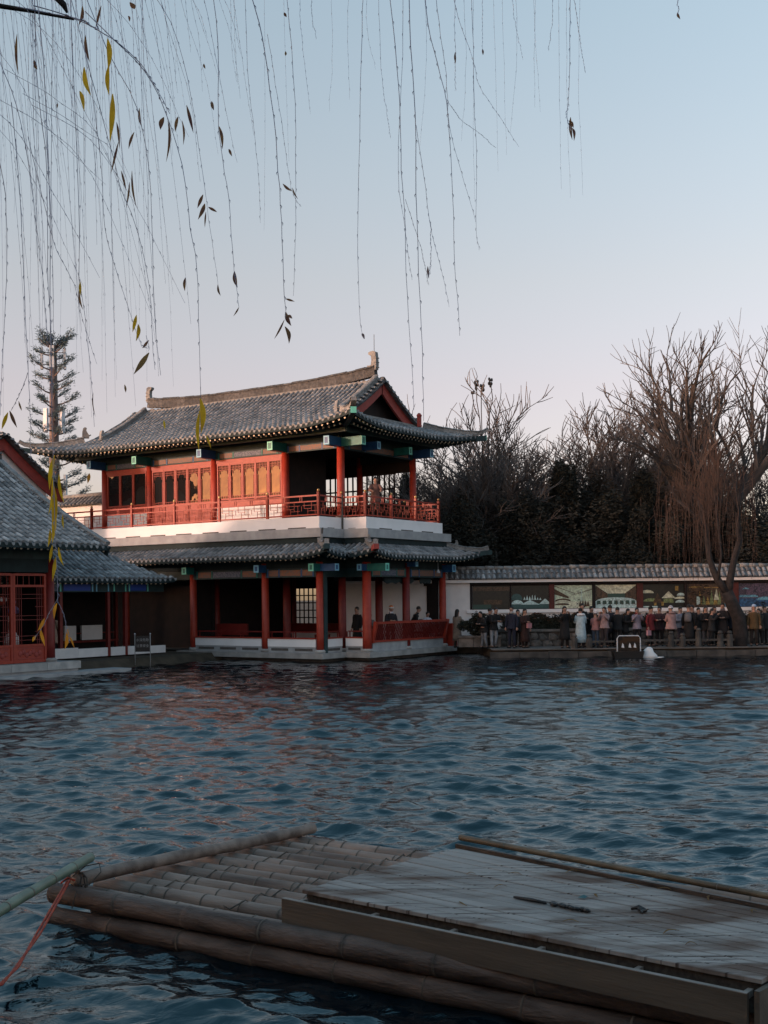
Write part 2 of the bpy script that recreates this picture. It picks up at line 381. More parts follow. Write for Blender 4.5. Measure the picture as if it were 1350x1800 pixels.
class Roof:
    """collects tile strips of one roof; frames are in the parent's local space"""
    def __init__(s, PMat): s.PM = PMat; s.tiles = []; s.sheet = MB(); s.raft = MB(); s.under = MB(); s.ends = MB()
    def face(s, p0, p1, inw, z0, prof, depth, t0='convex', t1='convex', g=None, lift=.4, ll=3.0, ld=2.0, flare=.3, sp=.27, rafters=True, wall=1.6, under_z=.16, emax_fn=None):
        """p0->p1 eave corners (2D), inw unit inward 2D normal"""
        p0 = Vector((p0[0], p0[1], 0)); p1 = Vector((p1[0], p1[1], 0)); inw = Vector((inw[0], inw[1], 0))
        T = (p1-p0); W = T.length; T.normalize()
        def fl(u, e):
            f = Vector((0, 0, 0)); z = 0
            for t, q, sg in ((t0, u, -1), (t1, W-u, 1)):
                if t == 'convex':
                    a = max(0.0, 1-q/ll)**2*max(0.0, 1-e/ld)
                    z += lift*a; f += (T*sg - inw)*flare*a
            return f, z
        def P(u, e):
            f, z = fl(u, e)
            q = p0 + T*u + inw*e + f
            return Vector((q.x, q.y, z0+prof(e)+z))
        def erange(u):
            lo, hi = 0.0, depth
            for t, q in ((t0, u), (t1, W-u)):
                if t == 'convex':
                    if g is None or q < g: hi = min(hi, max(q, 0))
                elif t == 'concave':
                    if q < 0: lo = max(lo, -q)
            if emax_fn: hi = min(hi, emax_fn(u))
            return lo, hi
        ua = -depth if t0 == 'concave' else 0.0; ub = W+depth if t1 == 'concave' else W
        nrow = max(1, int(round((ub-ua)/sp))); st = (ub-ua)/nrow
        for i in range(nrow):
            u0 = ua+i*st; u1 = u0+st; um = (u0+u1)/2
            l0, h0 = erange(u0+1e-4); l1, h1 = erange(u1-1e-4); lm, hm = erange(um)
            nseg = max(2, int(depth/.5)); vs = []
            for k in range(nseg+1):
                t = k/nseg
                vs.append(P(u0, l0+(h0-l0)*t)-Vector((0, 0, .01))); vs.append(P(u1, l1+(h1-l1)*t)-Vector((0, 0, .01)))
            if max(h0-l0, h1-l1) > .02:
                s.sheet.add(vs, [(2*k, 2*k+1, 2*k+3, 2*k+2) for k in range(nseg)])
                s.under.add([v-Vector((0, 0, under_z)) for v in vs], [(2*k+2, 2*k+3, 2*k+1, 2*k) for k in range(nseg)])
                if l0 == 0 and l1 == 0:   # eave edge board
                    a, b = P(u0, 0), P(u1, 0)
                    s.under.add([a-Vector((0,0,under_z)), b-Vector((0,0,under_z)), b-Vector((0,0,.01)), a-Vector((0,0,.01))], [(0,1,2,3)])
            if hm-lm < .12: continue
            e = lm
            while e < hm-.08:
                a = P(um, e); b = P(um, min(e+.34, hm))
                d = (b-a); ln = d.length; d.normalize()
                sd = (P(um+.05, e)-P(um-.05, e)).normalized(); nr = d.cross(sd).normalized()
                if nr.z < 0: nr = -nr
                sd = nr.cross(d)
                m = Matrix(((d.x*ln/.34, sd.x, nr.x, a.x), (d.y*ln/.34, sd.y, nr.y, a.y), (d.z*ln/.34, sd.z, nr.z, a.z), (0, 0, 0, 1)))
                m = m @ Matrix.Rotation(RND.uniform(-.03, .03), 4, 'Z') @ Matrix.Translation((0, RND.uniform(-.006, .006), RND.uniform(-.004, .006)))
                s.tiles.append(m); e += .34
            if lm == 0:               # drip tile between rows and rafter tails
                a = P(um+st/2, 0)
                sd = (P(um+.05, 0)-P(um-.05, 0)).normalized(); o_ = -inw
                s.ends.k = 0
                s.ends.add([a-sd*.075+o_*.02, a+sd*.075+o_*.02, a+sd*.05+o_*.03-Vector((0,0,.08)), a+o_*.03-Vector((0,0,.11)), a-sd*.05+o_*.03-Vector((0,0,.08))], [(0,1,2,3,4)])
                if rafters:
                    b = P(um, .10)-Vector((0, 0, under_z+.06)); c = P(um, min(wall, hm+.01) if hm < wall else wall)-Vector((0, 0, under_z+.05))
                    if (c-b).length > .1:
                        s.raft.k = 0; s.raft.tube([b, c], .045, 6)
                        dd = (b-c).normalized(); s.raft.k = 1
                        s.raft.tube([b, b+dd*.012], .046, 6)
                    # second, lower row of round rafters
                    if hm > .75:
                        b = P(um, .55)-Vector((0, 0, under_z+.20)); c = P(um, min(wall, hm))-Vector((0, 0, under_z+.22))
                        if (c-b).length > .1:
                            s.raft.k = 0; s.raft.tube([b, c], .05, 6); s.raft.k = 1
                            dd = (b-c).normalized(); s.raft.tube([b, b+dd*.012], .05, 6)
        return P
    def finish(s, thing, name, cap=300, camsort=True, base_name='tile_bed'):
        rf = s.sheet.build(name, M['tile_pan'], thing)
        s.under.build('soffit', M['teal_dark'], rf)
        if s.raft.v: s.raft.build('rafter', [M['teal'], M['cream']], rf, kind='stuff')
        if s.ends.v: s.ends.build('drip_tile', M['tile'], rf, kind='stuff')
        cpos = Vector((0, 0, HC)); W = s.PM
        s.tiles.sort(key=lambda m: (W @ m.translation - cpos).length + (0 if (W @ m.translation).x/(W @ m.translation).y > -.34 else 100))
        for m in s.tiles[:cap]: link_copy('tile', TILE, rf, m)
        rest = s.tiles[cap:]
        if rest:
            A = np.array([[list(r) for r in m] for m in rest])           # n,4,4
            hv = np.concatenate([TILE_V, np.ones((len(TILE_V), 1))], 1)
            V = np.einsum('nij,kj->nki', A, hv)[..., :3].reshape(-1, 3)
            nv = len(TILE_V); fs = [tuple(i+q*nv for i in f) for q in range(len(rest)) for f in TILE_F]
            me = bpy.data.meshes.new('roof_tile'); me.from_pydata(V.tolist(), [], fs); me.materials.append(M['tile'])
            o = bpy.data.objects.new('roof_tile', me); COL.objects.link(o); o.parent = rf; tag(o, kind='stuff')
        return rf

def ridge_mesh(m):
    s = MB()
    s.add([(-.5,-.5,0),(.5,-.5,0),(.5,.5,0),(-.5,.5,0),(-.5,-.42,.8),(.5,-.42,.8),(.5,.42,.8),(-.5,.42,.8)], [(0,3,2,1),(0,1,5,4),(1,2,6,5),(2,3,7,6),(3,0,4,7)])
    s.smooth = True; vs = []
    for x in (-.5, .5):
        for k in range(7):
            a = math.pi*k/6; vs.append((x, math.cos(a)*.6, .8+math.sin(a)*.22))
    s.add(vs, [(k, k+1, k+8, k+7) for k in range(6)]); s.smooth = False
    s.add([vs[k] for k in range(7)], [tuple(range(7))]); s.add([vs[7+k] for k in range(7)], [tuple(range(7))[::-1]])
    return s.mesh('ridge_block', m)
RB = [ridge_mesh(M['ridge']), ridge_mesh(M['ridge2'])]
def ridge_run(parent, pts, w, h, seg=.45, kind=1, name='ridge_tile', h1=None):
    pts = [Vector(p) for p in pts]
    cum = [0.0]
    for a, b in zip(pts, pts[1:]): cum.append(cum[-1]+(b-a).length)
    def at(t):
        for i in range(len(pts)-1):
            if t <= cum[i+1] or i == len(pts)-2:
                return pts[i].lerp(pts[i+1], (t-cum[i])/max(1e-6, cum[i+1]-cum[i]))
    n = max(1, round(cum[-1]/seg)); st = cum[-1]/n
    for i in range(n):
        a = at(i*st); b = at((i+1)*st); d = (b-a); ln = d.length; d.normalize()
        sd = Vector((0,0,1)).cross(d).normalized(); up = d.cross(sd)
        hh = h if h1 is None else h+(h1-h)*i/max(1, n-1)
        hh *= RND.uniform(.96, 1.04); c = (a+b)/2
        m = Matrix(((d.x*ln*.985, sd.x*w, up.x*hh, c.x), (d.y*ln*.985, sd.y*w, up.y*hh, c.y), (d.z*ln*.985, sd.z*w, up.z*hh, c.z), (0,0,0,1)))
        link_copy(name, RB[kind], parent, m)

def finial(parent, p, d, h=1.0, name='ridge_end_ornament'):
    """owl-tail ridge end: body standing on the ridge, head biting inward along d"""
    s = MB(); d = Vector(d).normalized(); sd = Vector((-d.y, d.x, 0))
    prof = [(-.16,0),(.34,0),(.40,.16),(.30,.26),(.16,.30),(.12,.55),(.15,.78),(.30,.86),(.34,.95),(.28,1.02),(.02,1.05),(-.14,.98),(-.17,.7),(-.20,.3)]
    if name == 'roof_beast': prof = [(-.22,0),(.30,0),(.34,.22),(.22,.42),(.10,.62),(.14,.82),(.02,.88),(-.12,.80),(-.20,.5)]
    P = Vector(p); t = .13*h; vs = []
    for sg in (-1, 1):
        for a, b in prof: vs.append(P + d*a*h + Vector((0,0,b*h)) + sd*t*sg)
    n = len(prof)
    s.add(vs, [tuple(range(n)), tuple(range(2*n-1, n-1, -1))]+[(i, i+n, (i+1) % n+n, (i+1) % n) for i in range(n)])
    for q in (() if name == 'roof_beast' else (.15, .42, .66)):
        c = P + d*(-.03)*h + Vector((0,0,q*h)); s.bar(c-sd*t*1.25-d*.12*h, c+sd*t*1.25-d*.12*h, .12*h, .05*h)
    s.bar(P+d*.30*h+Vector((0,0,.2*h)), P+d*.46*h+Vector((0,0,.28*h)), .1*h, .08*h)
    return s.build(name, M['ridge2'], parent)

# ---------------------------------------------------------------- pavilion
PV = empty('lakeside_pavilion', PA, PANG, 'two storey red and white Chinese pavilion with sweeping grey tiled roofs on the far shore', 'pavilion')
Zg, Zf = .35, 5.76
# plan outline of the slab (local): left far, corner A, notch N, corner B, far end
def outline(o):   # o = outward offset
    return [(-17.0, -o), (o, -o), (o, 1.54-o), (1.18+o, 1.54-o), (1.18+o, 7.33+o), (-17.0, 7.33+o)]
def cols_ring():
    s = MB()
# base slab
s = MB()
po = outline(.45); po[0] = (-7.4, -.45); po[-1] = (-7.4, 7.78)
s.prism(po, .14, Zg); s.build('base_slab', M['stone'], PV)
s = MB(); pi_ = outline(.15); pi_[0] = (-7.2, -.15); pi_[-1] = (-7.2, 7.4); s.prism(pi_, -.6, .15); s.build('foundation', M['mortar'], PV)
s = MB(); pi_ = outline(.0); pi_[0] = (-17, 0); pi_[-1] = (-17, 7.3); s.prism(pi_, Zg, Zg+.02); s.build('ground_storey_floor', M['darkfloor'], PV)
# columns
def column(x, y, z0, z1, r, m, nm='column', parent=PV):
    s = MB(); s.smooth = True
    s.tube([(x, y, z0+.12), (x, y, z0+.6), (x, y, z1)], [r, r*.99, r*.92], 16)
    o = s.build(nm, M[m], parent)
    s = MB(); s.smooth = True; s.loft([((x, y, z0), r*1.25, r*1.25), ((x, y, z0+.07), r*1.4, r*1.4), ((x, y, z0+.13), r*1.15, r*1.15)], 16)
    s.build('plinth', M['stone'], o)
    return o
XS = [0.0, -2.8, -6.8, -10.9, -13.9, -16.8]
for x in XS[:]: column(x, 0.0, Zg, 3.95, .155, 'red')
column(1.18, 1.54, Zg, 3.95, .19, 'red'); column(1.18, 7.33, Zg, 3.95, .16, 'red')
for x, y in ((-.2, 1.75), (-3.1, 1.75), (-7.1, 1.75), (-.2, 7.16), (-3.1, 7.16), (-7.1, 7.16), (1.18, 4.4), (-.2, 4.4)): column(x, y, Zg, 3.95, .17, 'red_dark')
# ground storey back and inner walls
s = MB()
def wall_seg(s, a, b, z0, z1, t=.08):
    a = Vector((*a, 0)); b = Vector((*b, 0)); m_ = (a+b)/2
    s.bar((a.x, a.y, (z0+z1)/2), (b.x, b.y, (z0+z1)/2), t, z1-z0)
wall_seg(s, (-7.1, 7.2), (-7.1, .2), .37, 3.9)
wall_seg(s, (-17, 1.4), (-6.9, 1.4), .37, 3.95)  # near-black wall, its colour stands in for the shaded passage
wall_seg(s, (-7.1, 7.25), (-1.9, 7.25), .37, 1.25); wall_seg(s, (-7.1, 7.25), (1.0, 7.25), 3.0, 3.95)
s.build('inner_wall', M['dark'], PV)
# lattice screens along the back of the ground storey, daylight showing between the bars
def lattice_screen(parent, a, b, z0, z1, n, m, name='lattice_screen', cross=3, w=.05, t=.04):
    a = Vector((*a, 0)); b = Vector((*b, 0)); s = MB()
    for i in range(n+1):
        p = a.lerp(b, i/n); s.bar((p.x, p.y, z0), (p.x, p.y, z1), w, t)
    for j in range(cross+1):
        z = z0+(z1-z0)*j/cross
        s.bar((a.x, a.y, z), (b.x, b.y, z), t*.8, w)
    return s.build(name, M[m], parent)
lattice_screen(PV, (-7.0, 7.2), (-5.4, 7.2), 1.25, 3.0, 6, 'dark', cross=5)
s = MB(); wall_seg(s, (-5.4, 7.22), (-3.9, 7.22), 1.25, 3.0, .06); wall_seg(s, (-3.0, 7.22), (-2.5, 7.22), 1.25, 3.0, .06); s.build('shutter_board', M['dark'], PV)
lattice_screen(PV, (-3.9, 7.2), (-3.0, 7.2), 1.25, 3.0, 5, 'dark', cross=4)
for q in ((-2.55,-1.72),(-1.45,-.66),(-.47,-.02),(.43,1.0)):
    s = MB(); wall_seg(s, (q[0], 7.25), (q[1], 7.25), .37, 3.2, .06); s.build('screen_board', M['dark'], PV)
# inner low bench wall seen through the front: red seats over white panels
s = MB(); s.box(-7.0, .9, 6.9, 7.1, .40, .92); s.build('bench_panel', M['white'], PV)
s = MB(); s.box(-7.0, .9, 6.7, 7.12, .925, 1.0); s.build('bench_seat', M['red_dark'], PV)
s = MB(); s.box(-6.95, -5.2, 1.6, 1.7, .95, 1.45); s.build('counter', M['red_dark'], PV)
s = MB(); s.box(-6.95, -3.2, 6.55, 6.69, 1.0, 1.35); s.build('counter', M['red_dark'], PV)
# low parapet between the front columns
def parapet(p, q, rail=True):
    p = Vector((*p, 0)); q = Vector((*q, 0)); d = (q-p).normalized(); n = Vector((d.y, -d.x, 0))
    a = p + d*.17; b = q - d*.17; ln = (b-a).length
    s = MB(); s.bar((a.x, a.y, .74), (b.x, b.y, .74), .16, .32); o = s.build('parapet_panel', M['white_band'], PV)
    s = MB(); s.bar((a.x, a.y, .465), (b.x, b.y, .465), .13, .228); s.build('parapet_base', M['concrete'], o)
    k = max(1, round(ln/1.25)); s = MB()
    for i in range(k):
        c = a.lerp(b, (i+.5)/k)+n*.062; h = d*(ln/k*.36)
        s.bar((c.x-h.x, c.y-h.y, .47), (c.x+h.x, c.y+h.y, .47), .02, .1)
    s.build('vent_slot', M['mortar'], o)
    s = MB(); s.bar((a.x, a.y, .925), (b.x, b.y, .925), .22, .05); s.build('seat_rail', M['red'], o)
    # upper handrail and posts
    s = MB(); a2 = a-n*.12; b2 = b-n*.12
    s.bar((a2.x, a2.y, 1.17), (b2.x, b2.y, 1.17), .05, .05)
    for i in range(k*1+1):
        c = a2.lerp(b2, i/k)
        for e in (-.07, .07):
            cc = c + d*e
            s.bar((cc.x, cc.y, .95), (cc.x, cc.y, 1.17), .035, .035)
    s.build('handrail', M['red_dark'], o)
parapet((-6.8, 0), (-2.8, 0)); parapet((-2.8, 0), (0, 0)); parapet((0, 0), (0, 1.54)); parapet((0, 1.54), (1.18, 1.54))
s = MB(); s.bar((.13, .15, .3), (.13, .15, 3.9), .1, .22); s.build('downpipe', M['teal'], PV)
# right side: stone base with outward leaning red slatted bench back
s = MB(); s.box(1.08, 1.30, 1.75, 7.15, Zg, .72); s.build('bench_base', M['concrete'], PV)
br = MB(); br.bar((1.52, 1.72, 1.50), (1.52, 7.2, 1.50), .12, .1); br.bar((1.30, 1.75, .76), (1.30, 7.15, .76), .1, .08)
bal = br.build('bench_back_rail', M['red'], PV)
SL = MB(); SL.add([(-.015,-.03,0),(.015,-.03,0),(.015,.03,0),(-.015,.03,0),(.205,-.03,.70),(.235,-.03,.70),(.235,.03,.70),(.205,.03,.70)], [(0,3,2,1),(4,5,6,7),(0,1,5,4),(1,2,6,5),(2,3,7,6),(3,0,4,7)])
slm = SL.mesh('slat', M['red_dark'])
for i in range(44): link_copy('slat', slm, bal, Matrix.Translation((1.29, 1.85+i*.121, .78)))
s = MB(); s.bar((1.3, 1.72, .72), (1.5, 1.72, 1.55), .14, .14); s.bar((1.3, 7.2, .72), (1.5, 7.2, 1.55), .14, .14); s.build('bench_end_post', M['red'], bal)
s = MB(); s.box(1.0, 1.5, 7.6, 8.25, .3, 1.35); s.build('corner_box', M['red'], PV)
# beams, lower storey: painted girders between column heads
def girder(p, q, z0, z1, m='teal', panels=True, t=.2, parent=PV, seed=0):
    p = Vector((*p, 0)); q = Vector((*q, 0)); d = (q-p).normalized(); n = Vector((d.y, -d.x, 0)); ln = (q-p).length
    zc = (z0+z1)/2
    s = MB(); s.bar((p.x, p.y, zc), (q.x, q.y, zc), t, z1-z0); o = s.build('beam', M[m], parent)
    if panels:
        for (f0, f1, mm) in ((.10, .28, 'paint_panel'), (.31, .69, 'paint_panel2' if seed % 2 else 'paint_panel'), (.72, .90, 'paint_panel')):
            a = p+d*ln*f0+n*(t/2+.006); b = p+d*ln*f1+n*(t/2+.006)
            s = MB(); s.bar((a.x, a.y, zc), (b.x, b.y, zc), .02, (z1-z0)*.66); s.build('painted_panel', M[mm], o)
        for f0 in (.085, .295, .705, .915):
            a = p+d*(ln*f0-.03)+n*(t/2+.008); b = p+d*(ln*f0+.03)+n*(t/2+.008)
            s = MB(); s.bar((a.x, a.y, zc), (b.x, b.y, zc), .024, (z1-z0)*.9); s.build('painted_stripe', M['blue' if seed % 2 == 0 else 'green'], o)
    return o
def beam_end(x, y, z, dx, dy, ln, col, sz=.32, h=.36):
    """square beam head sticking out of the facade, with a painted border"""
    d = Vector((dx, dy, 0)); sd = Vector((-dy, dx, 0)); p = Vector((x, y, z)); q = p + d*ln
    s = MB(); s.bar(p, q, sz, h); o = s.build('beam_end', M['blue' if col == 'blue' else 'green'], PV)
    s = MB(); f = q+d*.006
    for sg in (-1, 1):
        a = f+sd*sg*(sz/2-.03); s.bar(a-Vector((0,0,h/2)), a+Vector((0,0,h/2)), .012 if abs(dx) > .5 else .055, .055 if abs(dx) > .5 else .012)
        s.bar(f-sd*(sz/2-.06)+Vector((0,0,sg*(h/2-.03))), f+sd*(sz/2-.06)+Vector((0,0,sg*(h/2-.03))), .012, .055)
    s.build('painted_border', M['pale_blue' if col == 'blue' else 'pale_green'], o)
zL0, zL1 = 3.36, 3.72
for i in range(5): girder((XS[i+1], 0), (XS[i], 0), zL0, zL1, 'teal', i < 2, seed=i)
girder((0, 0), (0, 1.54), zL0, zL1, 'teal', False); girder((0, 1.54), (1.18, 1.54), zL0, zL1, 'teal', False)
girder((1.18, 1.54), (1.18, 4.4), zL0, zL1, 'teal', True, seed=1); girder((1.18, 4.4), (1.18, 7.33), zL0, zL1, 'teal', True)
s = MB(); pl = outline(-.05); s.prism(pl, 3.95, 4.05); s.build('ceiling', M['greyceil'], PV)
s = MB()
for a, b in (((-17, 0), (0, 0)), ((0, 0), (0, 1.54)), ((0, 1.54), (1.18, 1.54)), ((1.18, 1.54), (1.18, 7.33)), ((1.18, 7.33), (-7, 7.33))):
    s.bar((a[0], a[1], 3.9), (b[0], b[1], 3.9), .14, .34)
    s.bar((a[0], a[1], 4.45), (b[0], b[1], 4.45), .12, .74)
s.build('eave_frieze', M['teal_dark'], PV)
for x, c in ((0, 'green'), (-2.8, 'blue'), (-6.8, 'green'), (-10.9, 'blue'), (-13.9, 'green')): beam_end(x, 0, 3.73, 0, -1, .55, c, .26, .3)
beam_end(0, 0, 3.73, 1, 0, .85, 'blue', .26, .28); beam_end(1.18, 1.54, 3.73, 1, 0, 1.0, 'green', .26, .3)
beam_end(1.18, 4.4, 3.90, 1, 0, .55, 'blue', .2, .2); beam_end(1.18, 7.33, 3.76, 1, 0, .6, 'blue', .28, .32)
beam_end(1.18, 1.54, 3.73, 0, -1, .5, 'blue', .22, .26)
# hanging lobed valance over the water side
s = MB()
for k, (y0, y1) in enumerate(((3.0, 5.2), (5.7, 6.6))):
    n = 10; vs = []
    for i in range(n+1):
        y = y0+(y1-y0)*i/n; dz = .16+.10*abs(math.sin(i*math.pi/2.5)); vs += [(1.0, y, 3.40), (1.0, y, 3.40-dz-.06)]
    s.add(vs, [(2*i, 2*i+2, 2*i+3, 2*i+1) for i in range(n)]); s.add([(v[0]+.05, v[1], v[2]) for v in vs], [(2*i, 2*i+1, 2*i+3, 2*i+2) for i in range(n)])
s.build('hanging_valance', M['teal_dark'], PV)
# small white bell under the far eave corner
s = MB(); s.smooth = True; s.loft([((0,0,0),.085,.085),((0,0,.03),.075,.075),((0,0,.12),.045,.045),((0,0,.16),.02,.02)], 12); s.tube([(0,0,.15),(0,0,.5)], .008, 5)
s.build('wind_bell', M['antenna'], None, 'small white wind bell hanging under the right corner of the lower pavilion eave', 'bell', loc=L(1.6, 6.3, 3.55))
# lower skirt roof
lowprof = lambda e: .52*e*.8 + .13*e*e*.5
R = Roof(PM); oh = 1.05; zE = 4.22; dp = 1.30
kw = dict(z0=zE, prof=lowprof, depth=dp, lift=.24, ll=1.9, ld=1.6, flare=.26, sp=.265, wall=1.0)
eo = outline(oh)
f1 = R.face(eo[0], eo[1], (0, 1), t0='flat', t1='convex', **kw)
f2 = R.face(eo[1], eo[2], (-1, 0), t0='convex', t1='concave', **kw)
f3 = R.face(eo[2], eo[3], (0, 1), t0='concave', t1='convex', **kw)
f4 = R.face(eo[3], eo[4], (-1, 0), t0='convex', t1='convex', **kw)
f5 = R.face(eo[4], eo[5], (0, -1), t0='convex', t1='flat', **kw)
lr = R.finish(PV, 'lower_roof', cap=110)
for (fn, hip) in ((lambda e: f2(e, e), 2), (lambda e: f4(e, e), 1), (lambda e: f5(e, e), 2)):
    pts = [fn(dp-(dp+0.0)*k/8)+Vector((0,0,.03)) for k in range(9)]
    d = (pts[-1]-pts[-2]).normalized(); pts.append(pts[-1]+d*.28+Vector((0,0,.10)))
    ridge_run(lr, pts, .2, .20, .3, 1)
    e0 = pts[-1]; dh = Vector((d.x, d.y, 0)).normalized()
    s = MB(); s.bar(e0-dh*.9-Vector((0,0,.22)), e0+dh*.12-Vector((0,0,.10)), .2, .2); s.build('hip_rafter', M['red_wall'] if hip == 1 else M['teal'], lr)
    finial(lr, pts[4]+Vector((0,0,.12)), -dh, .34, 'roof_beast')
zt = zE+lowprof(dp)
# red painted corner board below the nearest lower hip
# gutter and balcony slab
for (o0, o1, za, zb, m, nm) in ((.30, -.5, 4.93, 5.28, 'concrete', 'gutter'), (.02, -.6, 5.30, Zf, 'white_band', 'balcony_slab')):
    s = MB(); s.prism(outline(o0), za, zb); s.build(nm, M[m], PV)
s = MB(); s.prism(outline(.20), 4.70, 4.93); s.prism(outline(-.02), 5.28, 5.302); s.build('gutter_bed', M['teal_dark'], PV)
# drainage slots along the foot of the white slab edge
so = MB(); so.box(-.45, .45, -.012, .012, -.022, .022); som = so.mesh('drain_slot', M['mortar'])
for x in [-1.1-1.55*i for i in range(10)]: link_copy('drain_slot', som, PV, Matrix.Translation((x, -.022, 5.325)))
link_copy('drain_slot', som, PV, Matrix.Translation((.022, .75, 5.325)) @ Matrix.Rotation(math.pi/2, 4, 'Z') @ Matrix.Scale(.5, 4))
link_copy('drain_slot', som, PV, Matrix.Translation((.5, 1.518, 5.325)) @ Matrix.Scale(.4, 4))
for y in (2.9, 4.5, 6.1): link_copy('drain_slot', som, PV, Matrix.Translation((1.202, y, 5.325)) @ Matrix.Rotation(math.pi/2, 4, 'Z'))
s = MB(); s.tube([(.04, 1.50, 6.7), (.05, 1.49, 5.9), (.06, 1.47, 5.2), (.10, 1.3, 4.95)], .035, 8); s.build('drain_pipe', M['mortar'], PV)
s = MB(); s.tube([(.33, -.2, 5.28), (.34, -.26, 5.0), (.32, -.3, 4.8)], .03, 6); s.build('drain_pipe', M['mortar'], PV)

# ---------------- upper storey
UX = [-.2, -3.1, -7.1, -11.1, -14.1]
for x in UX: column(x, 1.75, Zf, 8.95, .17, 'red')
for x in UX: column(x, 7.16, Zf, 8.95, .16, 'red')
s = MB(); s.prism(outline(-.1), Zf, Zf+.015); s.build('balcony_floor', M['darkfloor'], PV)
# red wall return and back wall
for q in ((-3.16, -3.04, 1.75, 4.5), (-14.16, -14.04, 1.75, 7.09), (-14.1, -6.2, 7.1, 7.2)):
    s = MB(); s.box(*q, Zf, 8.9); s.build('upper_wall', M['dark'] if q[0] == -3.16 else M['red_dark'], PV)
s = MB(); s.box(-6.2, -.2, 7.14, 7.2, Zf, 6.75); s.box(-6.2, -.2, 7.14, 7.2, 8.1, 8.9); s.build('upper_back_wall', M['dark'], PV)
for i, (a, b) in enumerate(((-6.1, -5.2), (-5.1, -4.2), (-4.1, -3.2), (-3.0, -2.1), (-2.0, -1.2))):
    lattice_screen(PV, (a, 7.16), (b, 7.16), 6.75, 8.1, 3, 'dark', 'lattice_screen', 2, .07)
PANE = {}
def window_leaf(x0, x1, y, z0, z1, zs, solid=False, arch=True, nm='window'):
    """one leaf: frame, pane, lattice fringe on top; below zs solid board when it is a door"""
    s = MB(); w = .06; s.box(x0, x0+w, y-.05, y+.03, z0, z1); s.box(x1-w, x1, y-.05, y+.03, z0, z1)
    s.box(x0+w, x1-w, y-.05, y+.03, z1-.09, z1); s.box(x0+w, x1-w, y-.05, y+.03, zs-.07, zs)
    if solid:
        s.box(x0+w, x1-w, y-.02, y+.02, z0, zs-.07)
        s.box(x0+w+.05, x1-w-.05, y-.04, y-.021, z0+.12, zs-.45); s.box(x0+w+.05, x1-w-.05, y-.04, y-.021, zs-.36, zs-.14)
    o = s.build(nm, M['red'], PV)
    g = MB(); g.box(x0+w, x1-w, y+.0, y+.012, zs, z1-.09); g.build('pane', M['glass'], o)
    if arch:
        s = MB(); n = 7; a, b = x0+w, x1-w
        for i in range(n+1):
            t = i/n; x = a+(b-a)*t; drop = (.50 if i in (0, n) else .36 if i in (1, n-1) else .24 if i in (2, n-2) else .20)
            s.box(x-.009, x+.009, y-.03, y-.008, z1-.09-drop, z1-.09)
        for k in range(2): s.box(a, b, y-.03, y-.008, z1-.19-k*.10, z1-.175-k*.10)
        for sg in (0, 1):
            xx = a+.05 if sg == 0 else b-.05
            s.box(min(xx, a if sg == 0 else b), max(xx, a if sg == 0 else b), y-.03, y-.008, z1-.60, z1-.585)
            s.box(xx-.007, xx+.007, y-.03, y-.008, zs, z1-.59)
        s.box(a, b, y-.03, y-.008, zs+.09, zs+.105)
        for i in range(1, 6): s.box(a+(b-a)*i/6-.006, a+(b-a)*i/6+.006, y-.03, y-.008, zs, zs+.09)
        s.build('window_lattice', M['red'], o)
    return o
def dado(x0, x1, y, z0, z1):
    s = MB(); s.box(x0, x1, y-.05, y+.05, z0, z1); o = s.build('dado_panel', M['white'], PV)
    s = MB(); s.box(x0, x1, y-.07, y+.05, z1, z1+.08); s.build('dado_sill', M['red'], o)
    return o
ZH = 8.45
s = MB(); s.box(-14.1, -3.1, 1.69, 1.81, ZH, 8.62); s.build('lintel', M['red'], PV)
yw = 1.75
# bay with three dark windows
for i in range(3):
    a = -13.9+i*.87; window_leaf(a, a+.85, yw, 6.86, ZH, 6.95, arch=False)
s = MB(); s.box(-11.28-.0, -11.13+.0, 1.70, 1.80, 6.7, ZH); s.build('jamb', M['red'], PV)
s = MB(); s.box(-13.92, -11.25, 1.70, 1.80, 6.62, 6.86); s.build('apron_board', M['red'], PV)
dado(-13.92, -11.25, yw, Zf, 6.54)
# door bay: five leaves
for i in range(5):
    a = -10.92+i*.736; window_leaf(a, a+.72, yw, Zf+.02, ZH, 6.85, solid=True, nm='door')
# five windows over white dado
for i in range(5):
    a = -6.92+i*.732; window_leaf(a, a+.72, yw, 6.82, ZH, 6.92)
s = MB(); s.box(-6.93, -3.27, 1.70, 1.80, 6.60, 6.82); s.build('apron_board', M['red'], PV)
dado(-6.93, -3.27, yw, Zf, 6.52)
s = MB(); s.box(-13.6, -3.3, 4.4, 4.5, Zf, 8.9); s.build('room_partition', M['dark'], PV)
# upper beams
for i in range(4): girder((UX[i+1], 1.75), (UX[i], 1.75), 8.63, 8.93, 'teal', True, seed=(1 if i in (1, 3) else 0))
girder((-.2, 1.75), (-.2, 7.16), 8.60, 8.93, 'teal', True, seed=0)
girder((UX[4], 7.16), (UX[0], 7.16), 8.60, 8.93, 'teal_dark', False); girder((-14.1, 1.75), (-14.1, 7.16), 8.60, 8.93, 'teal', False)
s = MB()
for a, b in (((-14.3, 1.75), (-.2, 1.75)), ((-.2, 1.75), (-.2, 7.16)), ((-.2, 7.16), (-14.1, 7.16)), ((-14.1, 7.16), (-14.1, 1.75))):
    s.bar((a[0], a[1], 9.35), (b[0], b[1], 9.35), .14, .86)
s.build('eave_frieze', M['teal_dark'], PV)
s = MB(); s.box(-14.0, -.3, 1.85, 7.05, 9.0, 9.1); s.build('ceiling', M['greyceil'], PV)
s = MB()   # eave purlin carried on the beam heads
s.bar((-15.2, .98, 9.24), (.75, .98, 9.24), .18, .18); s.bar((.62, .85, 9.24), (.62, 8.0, 9.24), .18, .18); s.build('eave_purlin', M['teal'], PV)
